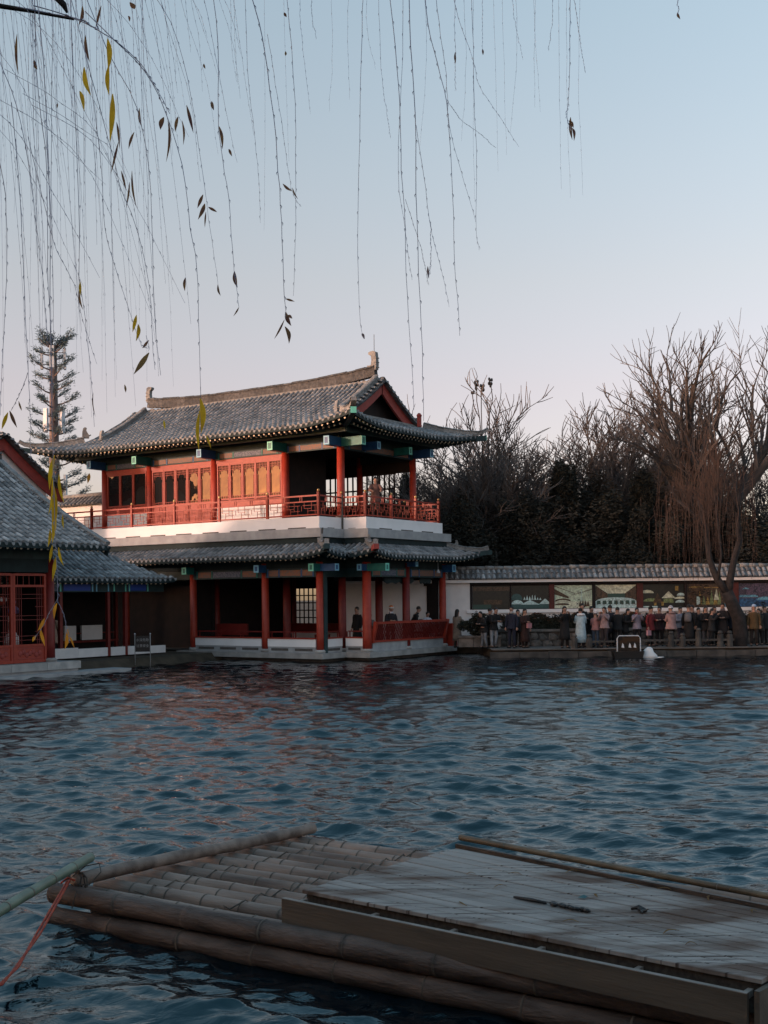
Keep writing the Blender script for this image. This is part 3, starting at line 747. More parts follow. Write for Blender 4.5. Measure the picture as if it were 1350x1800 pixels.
for x, c in ((-3.1, 'green'), (-7.1, 'blue'), (-11.1, 'green'), (-14.1, 'blue')): beam_end(x, 1.75, 8.86, 0, -1, 1.0, c, .28, .36)
beam_end(-.2, 1.75, 8.86, 0, -1, .95, 'blue', .28, .36); beam_end(-.2, 1.75, 8.86, 1, 0, 1.15, 'green', .28, .36)
beam_end(-.2, 3.2, 8.82, 1, 0, .9, 'blue', .24, .32); beam_end(-.2, 5.6, 8.82, 1, 0, .9, 'green', .24, .32); beam_end(-.2, 7.16, 8.86, 1, 0, 1.0, 'blue', .28, .36)
# balustrade
POST = {}
def rail_run(p, q, n, gold=True, lattice=True):
    p = Vector((*p, 0)); q = Vector((*q, 0)); d = (q-p); ln = d.length; d.normalize()
    s = MB()
    for z, h in ((6.60, .06), (6.37, .045), (5.84, .05)): s.bar((p.x, p.y, z), (q.x, q.y, z), .05, h)
    o = s.build('balustrade', M['red'], PV)
    for i in range(n+1):
        c = p.lerp(q, i/n); s = MB(); s.cbox((c.x, c.y, (Zf+6.74)/2), (.10, .10, 6.74-Zf)); po = s.build('post', M['red'], o)
        if gold:
            s = MB(); s.smooth = True; s.ball((c.x, c.y, 6.80), (.055, .055, .065), 10, 6); s.build('post_finial', M['gold'], po)
    for i in range(n):
        a = p.lerp(q, i/n); b = p.lerp(q, (i+1)/n); w = (b-a).length
        for k in range(1, 3):
            c = a.lerp(b, k/3)
            for e in (-.05, .05):
                cc = c+d*e; s = MB(); s.bar((cc.x, cc.y, 6.385), (cc.x, cc.y, 6.57), .03, .03); s.build('short_post', M['red'], o)
        s = MB()
        def H(t0, t1, z): u = a.lerp(b, t0); v = a.lerp(b, t1); s.bar((u.x, u.y, z), (v.x, v.y, z), .016, .016)
        def V(t, z0, z1): u = a.lerp(b, t); s.bar((u.x, u.y, z0), (u.x, u.y, z1), .016, .016)
        for t in (.0, .333, .667):
            H(t+.03, t+.20, 6.22); H(t+.13, t+.31, 6.0); V(t+.13, 5.86, 6.10); V(t+.20, 6.0, 6.35); V(t+.06, 6.1, 6.35); H(t+.06, t+.2, 6.1); V(t+.27, 5.86, 6.22); H(t+.2, t+.31, 6.22); V(t+.01, 6.0, 6.2)
        s.build('rail_lattice', M['red'], o)
rail_run((-16.8, .10), (-13.2, .10), 1); rail_run((-13.2, .10), (-.10, .10), 5); rail_run((-.10, .10), (-.10, 1.64), 1); rail_run((-.10, 1.64), (1.08, 1.64), 1); rail_run((1.08, 1.64), (1.08, 7.23), 3); rail_run((1.08, 7.23), (-2.5, 7.23), 2)
# white wall and rail left of the facade
s = MB(); s.box(-16.9, -14.3, 1.9, 2.0, Zf, 6.6); s.build('terrace_wall', M['white'], PV)

# upper hip and gable roof
upprof = lambda e: 2.4*(.55*(e/4.55)+.45*(e/4.55)**2)
R = Roof(PM); X0, X1, Y0, Y1 = -16.6, 1.65, -.1, 9.0; G = 1.65; GL = 2.8
kw = dict(z0=9.42, prof=upprof, lift=.34, ll=3.2, ld=2.6, flare=.34, sp=.27, wall=1.7)
uf = R.face((X0, Y0), (X1, Y0), (0, 1), depth=4.55, g=G, **kw)
ur = R.face((X1, Y0), (X1, Y1), (-1, 0), depth=G+.05, **kw)
ub = R.face((X1, Y1), (X0, Y1), (0, -1), depth=4.55, g=G, **kw)
ul = R.face((X0, Y1), (X0, Y0), (1, 0), depth=G+.4, **kw)
up = R.finish(PV, 'upper_roof', cap=185)
ZR = 9.42+2.4
# main ridge, gently rising to both ends
pts = []
for k in range(25):
    t = k/24; x = -.25+(-13.9+.25)*t; c = abs(t-.5)*2; pts.append((x, 4.45, ZR-.10+.26*c**3))
ridge_run(up, pts, .26, .50, .5, 0, 'ridge_block')
s = MB(); s.box(-13.9, -.2, 4.28, 4.62, ZR-.12, ZR-.02); s.build('ridge_course', M['ridge2'], up)
finial(up, (-.34, 4.45, ZR+.42), (-1, 0, 0), .78); finial(up, (-13.85, 4.45, ZR+.42), (1, 0, 0), .72)
s = MB(); s.tube([(-.35, 4.45, ZR+1.2), (-.35, 4.45, ZR+1.95)], .012, 5); s.build('lightning_rod', M['mortar'], up)
# descending ridges along the gable edges and hip ridges to the corners
def vline(xp, front, e0, e1, n=8):
    y = (lambda e: Y0+e) if front else (lambda e: Y1-e)
    return [Vector((xp, y(e0+(e1-e0)*k/n), 9.42+upprof(e0+(e1-e0)*k/n)+.02)) for k in range(n+1)]
for xp in (-.12, -13.95):
    for fr in (True, False):
        ridge_run(up, vline(xp, fr, 4.45, 1.55), .24, .27, .33, 1)
        p = vline(xp, fr, 1.55, 1.4)[0]; finial(up, p+Vector((0, 0, .05)), (0, 1 if fr else -1, 0), .55, 'roof_beast')
for P_, sg in ((lambda e: uf(X1-X0-e, e), 0), (lambda e: ub(e, e), 1), (lambda e: uf(e, e), 2), (lambda e: ub(X1-X0-e, e), 3)):
    em = G-.1
    pts = [P_(em*(1-k/10))+Vector((0,0,.03)) for k in range(11)]
    d = (pts[-1]-pts[-3]).normalized(); pts.append(pts[-1]+d*.25+Vector((0,0,.07))); pts.append(pts[-1]+d*.2+Vector((0,0,.13)))
    ridge_run(up, pts, .22, .28, .33, 1, h1=.18)
    dh = Vector((d.x, d.y, 0)).normalized()
    if sg in (2,): finial(up, pts[0]+Vector((0,0,.2)), -dh, .6, 'roof_beast')
    s = MB(); e0 = pts[-2]; s.bar(e0-dh*2.0-Vector((0,0,.42)), e0+dh*.02-Vector((0,0,.20)), .2, .22); o = s.build('hip_rafter', M['teal'], up)
    s = MB(); q = e0+dh*.03-Vector((0,0,.20)); s.bar(q, q+dh*.02, .22, .24); s.build('rafter_cap', M['pale_green'], o)
s = MB(); s.cbox((X1-.55, 5.7, 9.42+upprof(.5)+.5), (.14, .14, .5)); s.loft([((X1-.55, 5.7, 10.25),.1,.1),((X1-.55,5.7,10.33),.12,.12),((X1-.55,5.7,10.42),.05,.05)], 8); s.build('roof_finial', M['red_wall'], up)
# gables: red bargeboards, dark opening, verge tiles
for xg, sgx in ((0.0, 1), (-14.05, -1)):
    s = MB(); zb = lambda e: 9.42+upprof(e)-.10
    n = 10; e0, e1 = 1.60, 4.52
    for fr in (True, False):
        vs = []
        for k in range(n+1):
            e = e0+(e1-e0)*k/n; y = Y0+e if fr else Y1-e; hgt = .50
            vs += [(xg+.05*sgx, y, zb(e)), (xg+.05*sgx, y, zb(e)-hgt), (xg-.05*sgx, y, zb(e)), (xg-.05*sgx, y, zb(e)-hgt)]
        for k in range(n):
            b = 4*k; s.add([vs[b], vs[b+1], vs[b+4], vs[b+5], vs[b+2], vs[b+3], vs[b+6], vs[b+7]], [(0,1,3,2), (4,6,7,5), (0,2,6,4), (1,5,7,3)])
    s.build('bargeboard', M['red_wall'], up)
    s = MB(); xi = xg-.45*sgx
    vs = [(xi, Y0+1.3, 9.5)]+[(xi, Y0+e0+(e1-e0)*k/n, zb(e0+(e1-e0)*k/n)-.05) for k in range(n+1)]+[(xi, Y1-e0-(e1-e0)*(n-k)/n, zb(e0+(e1-e0)*(n-k)/n)-.05) for k in range(n+1)]+[(xi, Y1-1.3, 9.5)]
    s.add(vs, [tuple(range(len(vs)))]); s.build('gable_infill', M['dark'], up)
    # verge tiles across the gable edge
    for fr in (True, False):
        for k in range(11):
            e = 1.75+k*.26; y = Y0+e if fr else Y1-e
            m = Matrix.Translation((xg+.20*sgx, y, zb(e)+.10)) @ Matrix.Rotation(0 if sgx < 0 else math.pi, 4, 'Z') @ Matrix.Rotation(-.25, 4, 'Y')
            link_copy('verge_tile', TILE, up, m)
    s = MB()
    for fr in (True, False):
        vs = []
        for k in range(n+1):
            e = 1.5+(4.6-1.5)*k/n; y = Y0+e if fr else Y1-e; vs += [(xg-.2*sgx, y, zb(e)+.11), (xg+.22*sgx, y, zb(e)+.02)]
        s.add(vs, [(2*k, 2*k+1, 2*k+3, 2*k+2) for k in range(n)]); s.add([(v[0], v[1], v[2]-.05) for v in vs], [(2*k, 2*k+2, 2*k+3, 2*k+1) for k in range(n)])
    s.build('verge', M['tile_pan'], up)
    s = MB(); s.box(min(xg-.1*sgx, xg+.12*sgx), max(xg-.1*sgx, xg+.12*sgx), 1.55, 7.35, 9.42+upprof(1.6)-.1, 9.42+upprof(1.6)+.12); s.build('gable_foot_ridge', M['ridge2'], up)

# ---------------------------------------------------------------- near hall on the left
def gable_roof(thing, x_eave, x_ridge, ya, yb, z0, rise, name, cap, zback=None):
    dpth = x_eave-x_ridge
    pr = lambda e: rise*(.8*(e/dpth)+.2*(e/dpth)**2)
    R = Roof(PM)
    f = R.face((x_eave, ya), (x_eave, yb), (-1, 0), z0=z0, prof=pr, depth=dpth, t0='flat', t1='flat', sp=.27, wall=1.2)
    g_ = R.face((x_ridge-dpth, yb), (x_ridge-dpth, ya), (1, 0), z0=z0, prof=pr, depth=dpth, t0='flat', t1='flat', sp=.27, rafters=False)
    return R, f, g_
HALL = empty('waterside_hall', PA, PANG, 'red latticed hall with grey tiled roof at the left edge beside the water', 'hall')
R, hf, _ = gable_roof(HALL, -2.75, -8.6, -24.0, -8.45, 4.42, 3.35, 'roof', 300)
hr = R.finish(HALL, 'roof', cap=300)
pts = [hf(15.45, 5.8*(1-k/12))+Vector((0, .05, .03)) for k in range(13)]
ridge_run(hr, pts, .22, .12, .34, 1)
for k in range(21):
    e = .15+k*.27; p = hf(15.5, e); link_copy('verge_tile', TILE, hr, Matrix.Translation((p.x, p.y+.16, p.z-.03)) @ Matrix.Rotation(-math.pi/2, 4, 'Z') @ Matrix.Rotation(-.2, 4, 'Y'))
s = MB(); s.bar(hf(15.55, 0.0)-Vector((0,0,.2)), hf(15.55, 5.8)-Vector((0,0,.2)), .06, .34); s.build('bargeboard', M['teal_dark'], hr)
ridge_run(hr, [(-8.6, -24, 7.7), (-8.6, -8.45, 7.7)], .3, .45, .5, 0)
s = MB(); s.box(-8.0, -3.5, -24.0, -9.2, -.3, .44); s.build('foundation', M['concrete'], HALL)
for i in range(10):
    y1 = -9.15-i*1.45; s = MB(); s.box(-3.85, -3.42, y1-1.44, y1, .20, .455+RND.uniform(-.004, .004)); s.build('kerb_stone', M['stone'], HALL)
s = MB(); s.box(-3.9, -3.0, -24.0, -7.2, -.1, .10); s.build('lower_step', M['concrete'], HALL)
HX = -4.0
hc = [-10.0, -13.1, -16.2, -19.3]
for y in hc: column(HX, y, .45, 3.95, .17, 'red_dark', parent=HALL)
def hall_leaf(y0, y1):
    x = HX; w = .09
    s = MB(); s.box(x-.05, x+.05, y0, y0+w, .46, 3.45); s.box(x-.05, x+.05, y1-w, y1, .46, 3.45)
    for z in (.46, .52+.48, 3.0, 3.38): s.box(x-.05, x+.05, y0+w, y1-w, z, z+.08)
    o = s.build('lattice_door', M['red'], HALL)
    s = MB(); s.box(x-.02, x+.02, y0+w, y1-w, .54, 1.0); s.build('door_board', M['red'], o)
    s = MB(); yc = (y0+y1)/2; hw = (y1-y0)/2-w-.1
    for k in range(7):
        t = -1+2*k/6; s.smooth = True; s.ball((x+.022, yc+t*hw*.8, .77+.06*math.sin(k*2.1)), (.03, .09, .09), 8, 5)
    for zz in (.6, .94): s.smooth = False; s.box(x+.018, x+.035, yc-hw, yc+hw, zz-.012, zz+.012)
    s.build('carved_relief', M['red_wall'], o)
    s = MB(); a, b = y0+w, y1-w
    for k in range(1, 4):
        for yy in (a+.09*k, b-.09*k): s.box(x-.012, x+.012, yy-.009, yy+.009, 1.08+.14*(3-k)*0, 3.0)
    for zz in (1.22, 1.36, 1.9, 2.04, 2.62, 2.76): s.box(x-.012, x+.012, a, b, zz-.009, zz+.009)
    for k in range(4):
        zz = 1.5+k*.42; yy = a+.36 if k % 2 else b-.36; s.box(x-.012, x+.012, min(a, yy) if k % 2 else yy, yy if k % 2 else b, zz-.009, zz+.009)
    s.build('door_lattice', M['red_dark'], o)
    s = MB(); 
    for k in range(5):
        yy = a+(b-a)*(k+.5)/5; s.box(x-.012, x+.012, yy-.01, yy+.01, 3.08, 3.38)
    s.build('transom_lattice', M['red_dark'], o)
for i in range(3):
    ya, yb = hc[i+1]+.17, hc[i]-.17; n = 2; wd = (yb-ya)/n
    for k in range(n): hall_leaf(ya+k*wd+.005, ya+(k+1)*wd-.005)
for i in range(3):
    girder((HX, hc[i+1]), (HX, hc[i]), 3.5, 3.95, 'teal_dark', False, parent=HALL)
s = MB(); s.box(-7.8, HX-.1, -9.95, -9.85, .45, 4.3); s.box(-7.8, -7.7, -24, -9.9, .45, 4.3); s.box(-7.8, HX+.1, -24, -9.85, 4.3, 4.4); s.build('inner_wall', M['dark'], HALL)
s = MB(); s.bar((HX, -24, 4.2), (HX, -9.9, 4.2), .16, .5); s.bar((HX+.5, -24, 4.35), (HX+.5, -9.6, 4.35), .16, .16); s.build('eave_purlin', M['teal'], HALL)
s = MB(); s.box(-7.7, HX-.06, -24, -9.9, .44, .47); s.build('floor', M['darkfloor'], HALL)
# daylight of the rear opening painted as a white panel, behind bars
s = MB(); s.box(-6.9, -6.86, -14.2, -12.9, 1.2, 3.0); s.build('rear_light_panel', M['white'], HALL)
lattice_screen(HALL, (-6.8, -14.2), (-6.8, -12.9), 1.1, 3.1, 4, 'dark', cross=3, w=.09)
# ---------------------------------------------------------------- covered corridor
COR = empty('covered_corridor', PA, PANG, 'low covered walkway with grey tiled roof between the left hall and the pavilion', 'corridor')
R = Roof(PM); cpr = lambda e: 1.15*(.75*(e/2.0)+.25*(e/2.0)**2)
kw = dict(z0=3.36, prof=cpr, lift=.05, ll=1.0, ld=1.0, flare=.05, sp=.255)
cf = R.face((-6.0, -12.5), (-6.0, -2.0), (-1, 0), depth=2.0, t0='flat', t1='convex', wall=.6, **kw)
R.face((-6.0, -2.0), (-10.0, -2.0), (0, -1), depth=2.0, t0='convex', t1='convex', wall=.6, **kw)
R.face((-10.0, -2.0), (-10.0, -12.5), (1, 0), depth=2.0, t0='convex', t1='flat', rafters=False, **kw)
crf = R.finish(COR, 'roof', cap=280)
s = MB(); s.smooth = True; s.tube([(-8, -12.5, 4.55), (-8, -4.0, 4.55)], .12, 8); s.build('ridge_roll', M['ridge2'], crf)
cwx = -6.55; cposts = [-7.6, -5.0, -4.15, -2.1]
for y in (-9.6, -7.4, -5.05, -4.15): 
    s = MB(); s.cbox((cwx, y, 1.9), (.13, .13, 3.1)); s.build('post', M['red_dark'], COR)
for y in (-9.6, -7.4, -5.05, -2.1):
    s = MB(); s.cbox((-9.3, y, 1.9), (.13, .13, 3.1)); s.build('post', M['red_dark'], COR)
for y0, y1, h in ((-9.6, -6.6, .38), (-6.6, -5.13, .33), (-4.97, -4.22, .33), (-4.08, -2.95, .33), (-2.95, -2.0, .30)):
    s = MB(); s.box(cwx-.07, cwx+.07, y0, y1-.004, .36, .36+h); s.build('low_wall', M['white'], COR)
for y0, y1 in ((-9.6, -6.9), (-4.9, -4.3), (-4.0, -2.9)):
    s = MB(); s.box(-9.35, -9.25, y0, y1, .9, 1.5); s.build('rear_panel', M['white'], COR)
s = MB(); s.box(-9.33, -9.25, -9.6, -2.0, .8, .88); s.box(-9.34, -9.26, -9.6, -2.0, 1.16, 1.2); s.build('rear_rail', M['red_dark'], COR)
s = MB(); s.box(cwx-.09, cwx+.09, -12.5, -2.1, 2.85, 3.2); s.build('beam', M['teal'], COR)
for (y0, y1, mm) in ((-8.9, -7.6, 'paint_panel2'), (-7.3, -6.0, 'blue_deep'), (-5.6, -4.3, 'teal'), (-4.05, -3.1, 'blue_deep')):
    s = MB(); s.box(cwx+.092, cwx+.10, y0, y1, 2.9, 3.15); s.build('painted_panel', M[mm], COR)
for y in (-7.45, -5.9, -5.7, -5.1, -4.8, -4.2, -4.0, -3.0):
    s = MB(); s.box(cwx+.093, cwx+.108, y-.03, y+.03, 2.87, 3.17); s.build('painted_stripe', M['pale_blue' if int(y*10) % 2 else 'pale_green'], COR)
s = MB(); s.box(-10.0, -9.6, -12, -2.0, .35, 3.5); s.build('rear_wall', M['dark'], COR)
s = MB(); s.box(-9.6, cwx, -12, -2.0, .34, .36); s.build('floor', M['darkfloor'], COR)
s = MB(); s.box(-9.2, -8.9, -8.6, -7.8, .36, 2.7); s.build('grey_curtain', M['concrete'], COR)
# dark passage between corridor and pavilion
# ---------------------------------------------------------------- gabled house behind and its wall
BH = empty('gabled_house', L(-15.5, -3.6, 0), PANG+math.pi/2, 'white gabled house with brick red bargeboard rising behind the left hall', 'house')
def bl(x, z): return (x, 0, z)
def gy(x):   # verge height along local X (0 = rear, grows to the right)
    return 10.6 - .50*x - 0.0*x
gx = [i*.6 for i in range(-8, 13)]
vz = lambda x: 7.85+2.2*max(0, 1-abs(x-.4)/3.2)**1.15
n = 14; xs = [-2+5.8*i/n for i in range(n+1)]
s = MB(); poly = [(x, vz(x)-.12) for x in xs]
vs = [(-2, 0, 0), (3.3, 0, 0)]+[(x, 0, z) for x, z in reversed(poly) if x <= 3.3]
s.add(vs, [tuple(range(len(vs)))]); s.add([(v[0], 1.5, v[2]) for v in vs], [tuple(range(len(vs)))[::-1]]); s.box(3.24, 3.3, 0.01, 1.49, 0, 7.2)
s.build('gable_wall', M['white'], BH)
s = MB()
for a, b in zip(xs, xs[1:]):
    za, zb_ = vz(a)-.16, vz(b)-.16; h = .55
    s.add([(a,-.22,za),(b,-.22,zb_),(b,-.22,zb_-h),(a,-.22,za-h),(a,-.1,za),(b,-.1,zb_),(b,-.1,zb_-h),(a,-.1,za-h)], [(0,3,2,1),(4,5,6,7),(2,3,7,6),(0,1,5,4)])
s.build('bargeboard', M['red_wall'], BH)
s = MB()
for a, b in zip(xs, xs[1:]):
    s.add([(a,-.5,vz(a)-.05),(b,-.5,vz(b)-.05),(b,1.8,vz(b)+.02),(a,1.8,vz(a)+.02)], [(0,1,2,3)]); s.add([(a,-.5,vz(a)-.14),(b,-.5,vz(b)-.14),(b,1.8,vz(b)-.10),(a,1.8,vz(a)-.10)], [(3,2,1,0)])
hro = s.build('roof', M['tile_pan'], BH)
k = 0; x = -1.9
while x < 3.7:
    z = vz(x); sl = math.atan2(vz(x+.1)-z, .1)
    link_copy('verge_tile', TILE, hro, Matrix.Translation((x, -.55, z-.06)) @ Matrix.Rotation(math.pi/2, 4, 'Z') @ Matrix.Scale(1.1, 4))
    x += .24
ridge_run(hro, [Vector((x, -.12, vz(x)+.02)) for x in xs], .3, .16, .4, 1)
for j in range(5):
    for x in [-1.9+i*.34 for i in range(16)]:
        if j > 2 and False: continue
        sl = math.atan2(vz(x+.34)-vz(x), .34)
        link_copy('tile', TILE, hro, Matrix.Translation((x+.34, .25+j*.3, vz(x+.34)-.02)) @ Matrix(((-math.cos(sl), 0, -math.sin(sl)*0, 0), (0, -1, 0, 0), (-math.sin(sl), 0, 1, 0), (0, 0, 0, 1))))
BW = empty('courtyard_wall', PA, PANG, 'white courtyard wall with dark tiled coping behind the left end of the pavilion', 'wall')
s = MB(); s.box(-19.5, -14.2, 2.6, 2.9, 0, 7.25); s.build('wall_body', M['white'], BW)
s = MB(); vs = []
for x in (-19.6, -14.2): vs += [(x, 2.2, 7.22), (x, 2.75, 7.65), (x, 3.3, 7.22)]
s.add(vs, [(0,3,4,1), (1,4,5,2), (0,2,5,3), (0,1,2), (3,5,4)]); cp_ = s.build('coping', M['tile_pan'], BW)
for i in range(20):
    for j in range(2):
        x = -19.5+i*.27; m = Matrix.Translation((x, 2.16+j*.28, 7.20+j*.21)) @ Matrix.Rotation(math.pi/2, 4, 'Z') @ Matrix.Rotation(-.66, 4, 'Y')
        link_copy('tile', TILE, cp_, m)
s = MB(); s.smooth = True; s.tube([(-19.6, 2.75, 7.7), (-14.2, 2.75, 7.7)], .11, 8); s.build('coping_roll', M['ridge2'], cp_)
# ---------------------------------------------------------------- exhibition wall on the right
DW = 51.8
WL = empty('exhibition_wall', (0, DW, 0), 0, 'long white garden wall with tiled coping and framed picture panels behind the people', 'wall')
def wx(px, d=DW): return (px-675)*d/F
s = MB(); s.box(-2.0, 45, 0, .3, .3, 1.93); s.box(-2.0, wx(826), 0, .3, 1.93, 3.13); s.box(wx(826), 45, .12, .3, 1.93, 3.13); s.build('wall_body', M['white'], WL)
s = MB(); s.box(-2.0, 45, -.24, .4, 3.13, 3.26); s.build('cornice', M['white_band'], WL)
s = MB(); s.box(wx(820), 45, -.10, .05, 1.78, 1.93); s.build('sill', M['white_band'], WL)
s = MB(); vs = []
for x in (-2.2, 45): vs += [(x, -.32, 3.30), (x, .12, 3.74), (x, .66, 3.30)]
s.add(vs, [(0,3,4,1), (1,4,5,2), (0,2,5,3), (0,1,2), (3,5,4)]); cop = s.build('coping', M['tile_pan'], WL)
i = 0; x = wx(775)
rest = []
while x < 22:
    for j in range(2):
        m = Matrix.Translation((x+RND.uniform(-.015,.015), -.36+j*.24, 3.27+j*.225+RND.uniform(-.01,.015))) @ Matrix.Rotation(math.pi/2+RND.uniform(-.06,.06), 4, 'Z') @ Matrix.Rotation(-.68, 4, 'Y')
        link_copy('tile', TILE, cop, m)
    x += .235
s = MB(); x = 22.0
while x < 45:
    s.tube([(x, -.47, 3.31), (x, .1, 3.76)], .07, 6); x += .235
s.build('coping_tile', M['tile'], cop, kind='stuff')
x = wx(770)
for k in range(95):
    s = MB() if k == 0 else s
    if k == 0:
        s.smooth = True; s.tube([(0, .12, 0), (.42, .12, 0)], [.10, .085], 8); rm = s.mesh('ridge_tile', M['ridge2'])
    link_copy('ridge_tile', rm, cop, Matrix.Translation((x+k*.42, 0, 3.78+RND.uniform(-.015, .02)))) if x+k*.42 < 30 else None
# frames and pictures
M['panel_red'] = mat('faded dark red post', (.06,.012,.010), .6, (.09,.018,.014), 5, 5)
def pmat(name, c, c2=None, sc=6, r=.3): return M.setdefault(name, mat(name, c, r, tuple(q*.62 for q in (c2 or c)), sc+5, 8, lo=.38, hi=.62, dist=1.2))
Pm = dict(night=pmat('print night', (.010,.013,.013), (.035,.035,.03), 2), teal=pmat('print teal', (.02,.07,.075), (.05,.15,.16), 3), pale=pmat('print pale green', (.58,.72,.56), (.50,.62,.50), 1.5),
          snow=pmat('print pale mound', (.55,.75,.75), (.45,.62,.64), 4), brown=pmat('print brown', (.10,.06,.035), (.05,.03,.02), 4), cream=pmat('print cream', (.68,.72,.56), (.55,.58,.45), 3),
          gold=pmat('print gold', (.38,.26,.07), (.22,.15,.05), 5), green=pmat('print dark green', (.02,.07,.06), (.04,.10,.09), 5), warm=pmat('print warm', (.10,.06,.04), (.035,.028,.022), 3),
          lime=pmat('print lime', (.22,.28,.12), (.12,.16,.08), 8), blue=pmat('print blue', (.03,.12,.28), (.01,.04,.10), 4), ice=pmat('print ice blue', (.15,.40,.52), (.06,.20,.34), 6), violet=pmat('print violet', (.10,.07,.12), (.03,.03,.06), 5))
PK = list(Pm)
def picture(px0, px1, shapes, base, lab=None):
    x0, x1 = wx(px0), wx(px1); W_ = x1-x0; z0, z1 = 1.95, 2.98; H_ = z1-z0
    s = MB(); s.k = PK.index(base); s.box(x0, x1, .05, .07, z0, z1)
    for q, (m, poly) in enumerate(shapes):
        s.k = PK.index(m); yy = .0475-q*.0012
        s.add([(x0+W_*a, yy, z0+H_*b) for a, b in poly], [tuple(range(len(poly)))])
    o = s.build('picture_panel', [Pm[k] for k in PK], WL, lab)
    fr = MB(); 
    fr.box(x0-.03, x1+.03, .02, .10, z1, z1+.12); fr.box(x0-.03, x1+.03, .02, .10, z0-.02, z0)
    fr.build('picture_frame', M['dark'], o)
def tri(x, w, y, h): return [(x-w, y), (x, y+h), (x+w, y)]
def rect(a, b, c, d): return [(a, b), (c, b), (c, d), (a, d)]
def mound(x, w, y, h): return [(x+w*math.cos(t), y+h*math.sin(t)) for t in [math.pi*k/8 for k in range(9)]]
rg = random.Random(3)
picture(831, 896, [('warm', rect(0, .78, 1, .95)), ('brown', rect(.3, .2, .8, .4)), ('green', rect(.0, .0, .5, .2))], 'night', 'dark picture panel')
picture(899, 965, [('teal', rect(0, 0, 1, .22)), ('snow', tri(.5, .26, .18, .2)), ('snow', tri(.9, .16, .2, .24)), ('snow', mound(.16, .16, .2, .18)), ('teal', mound(.14, .16, .38, .28))]+[('snow', tri(.35+.07*k, .03, .38, rg.uniform(.1,.3))) for k in range(7)]+[('teal', rect(0, .05, 1, .08))], 'night', 'dark teal picture panel with snowy mounds')
picture(975, 1041, [('cream', rect(0, 0, 1, .3)), ('brown', [(0,.6),(.38,.42),(.38,.5),(0,.85)]), ('brown', mound(.22, .22, .3, .13)), ('cream', mound(.22, .18, .28, .08)), ('brown', mound(.2, .2, .14, .09)), ('warm', [(0,.95),(.55,.62),(.55,.64),(0,.98)]), ('warm', [(.45,.55),(1,.8),(1,.83),(.45,.57)])]+[('cream', rect(.38+.055*k, .4, .39+.055*k, .72)) for k in range(11)]+[('brown', tri(.68+.07*k, .04, .08, .28)) for k in range(4)]+[('snow', rect(.71, .3, .725, 1))], 'pale', 'pale green picture panel of a bright hall')
picture(1047, 1119, [('cream', [(0,1),(.32,.62),(.72,.62),(1,1)]), ('warm', [(0,.98),(.3,.62),(.3,.35),(0,.3)]), ('warm', [(1,.98),(.72,.62),(.72,.35),(1,.3)]), ('green', rect(.3,.38,.72,.62)), ('snow', rect(0,0,1,.3)), ('snow', mound(.5,.5,.28,.18))]+[('green', [(.5+.14*(k-3)-.05,.16),(.5+.14*(k-3)+.05,.16),(.5+.14*(k-3)+.04,.32),(.5+.14*(k-3)-.04,.32)]) for k in range(7)]+[('warm', [(.5+.16*(k-3),.13),(.5+.16*(k-3)+.02,.13),(.5+.05*(k-3),.45)]) for k in range(7)], 'pale', 'picture panel of a hall with rows of round tables')
picture(1131, 1203, [('cream', mound(.1, .16, .62, .14)), ('lime', mound(.2, .2, .26, .14)), ('cream', tri(.62, .17, .40, .3)), ('lime', rect(.5,.2,.74,.38)), ('snow', mound(.92, .1, .5, .12)), ('cream', mound(.9, .14, .36, .1)), ('snow', mound(.9, .12, .2, .12)), ('gold', rect(.78,.72,.86,.92)), ('brown', tri(.35,.12,.2,.42)), ('gold', rect(.26,.08,.32,.2)), ('gold', rect(.44,.08,.5,.24)), ('snow', rect(.0,.0,.35,.06))], 'night', 'dark picture panel with pale paper umbrellas')
picture(1208, 1284, [('brown', rect(.05,.7,.95,.95)), ('warm', rect(.0,.1,.22,.7)), ('gold', mound(.2,.16,.84,.05)), ('gold', rect(.4,.82,.9,.85))]+[('lime' if k % 2 else 'gold', tri(.3+.09*k, .05, .1, .3+.35*rg.random())) for k in range(6)]+[('cream', tri(.68,.06,.3,.5)), ('brown', rect(.78,.05,.84,.6)), ('snow', rect(.22,.1,.30,.45)), ('ice', tri(.93,.08,.0,.6))], 'warm', 'warm brown picture panel with tall green figures')
picture(1299, 1362, [('blue', rect(0,0,1,.35)), ('ice', mound(.25,.3,.4,.14)), ('ice', mound(.75,.25,.28,.14)), ('violet', rect(0,.5,1,.8)), ('ice', tri(.2,.12,.75,.08)), ('blue', mound(.1,.2,.1,.2))], 'violet', 'blue picture panel with icy shapes')
for p0, p1, m in ((826, 830, 'dark'), (896.5, 898.5, 'dark'), (965.5, 974.5, 'panel_red'), (1041.5, 1046.5, 'dark'), (1119.5, 1130.5, 'panel_red'), (1203.5, 1207.5, 'dark'), (1284.5, 1298.5, 'panel_red'), (1363, 1372, 'panel_red')):
    s = MB(); s.box(wx(p0), wx(p1), -.02, .125, 1.93, 3.13); s.build('panel_post', M[m], WL)
s = MB(); s.box(wx(826), wx(1400), -.06, .13, 3.03, 3.128); s.build('head_rail', M['dark'], WL)

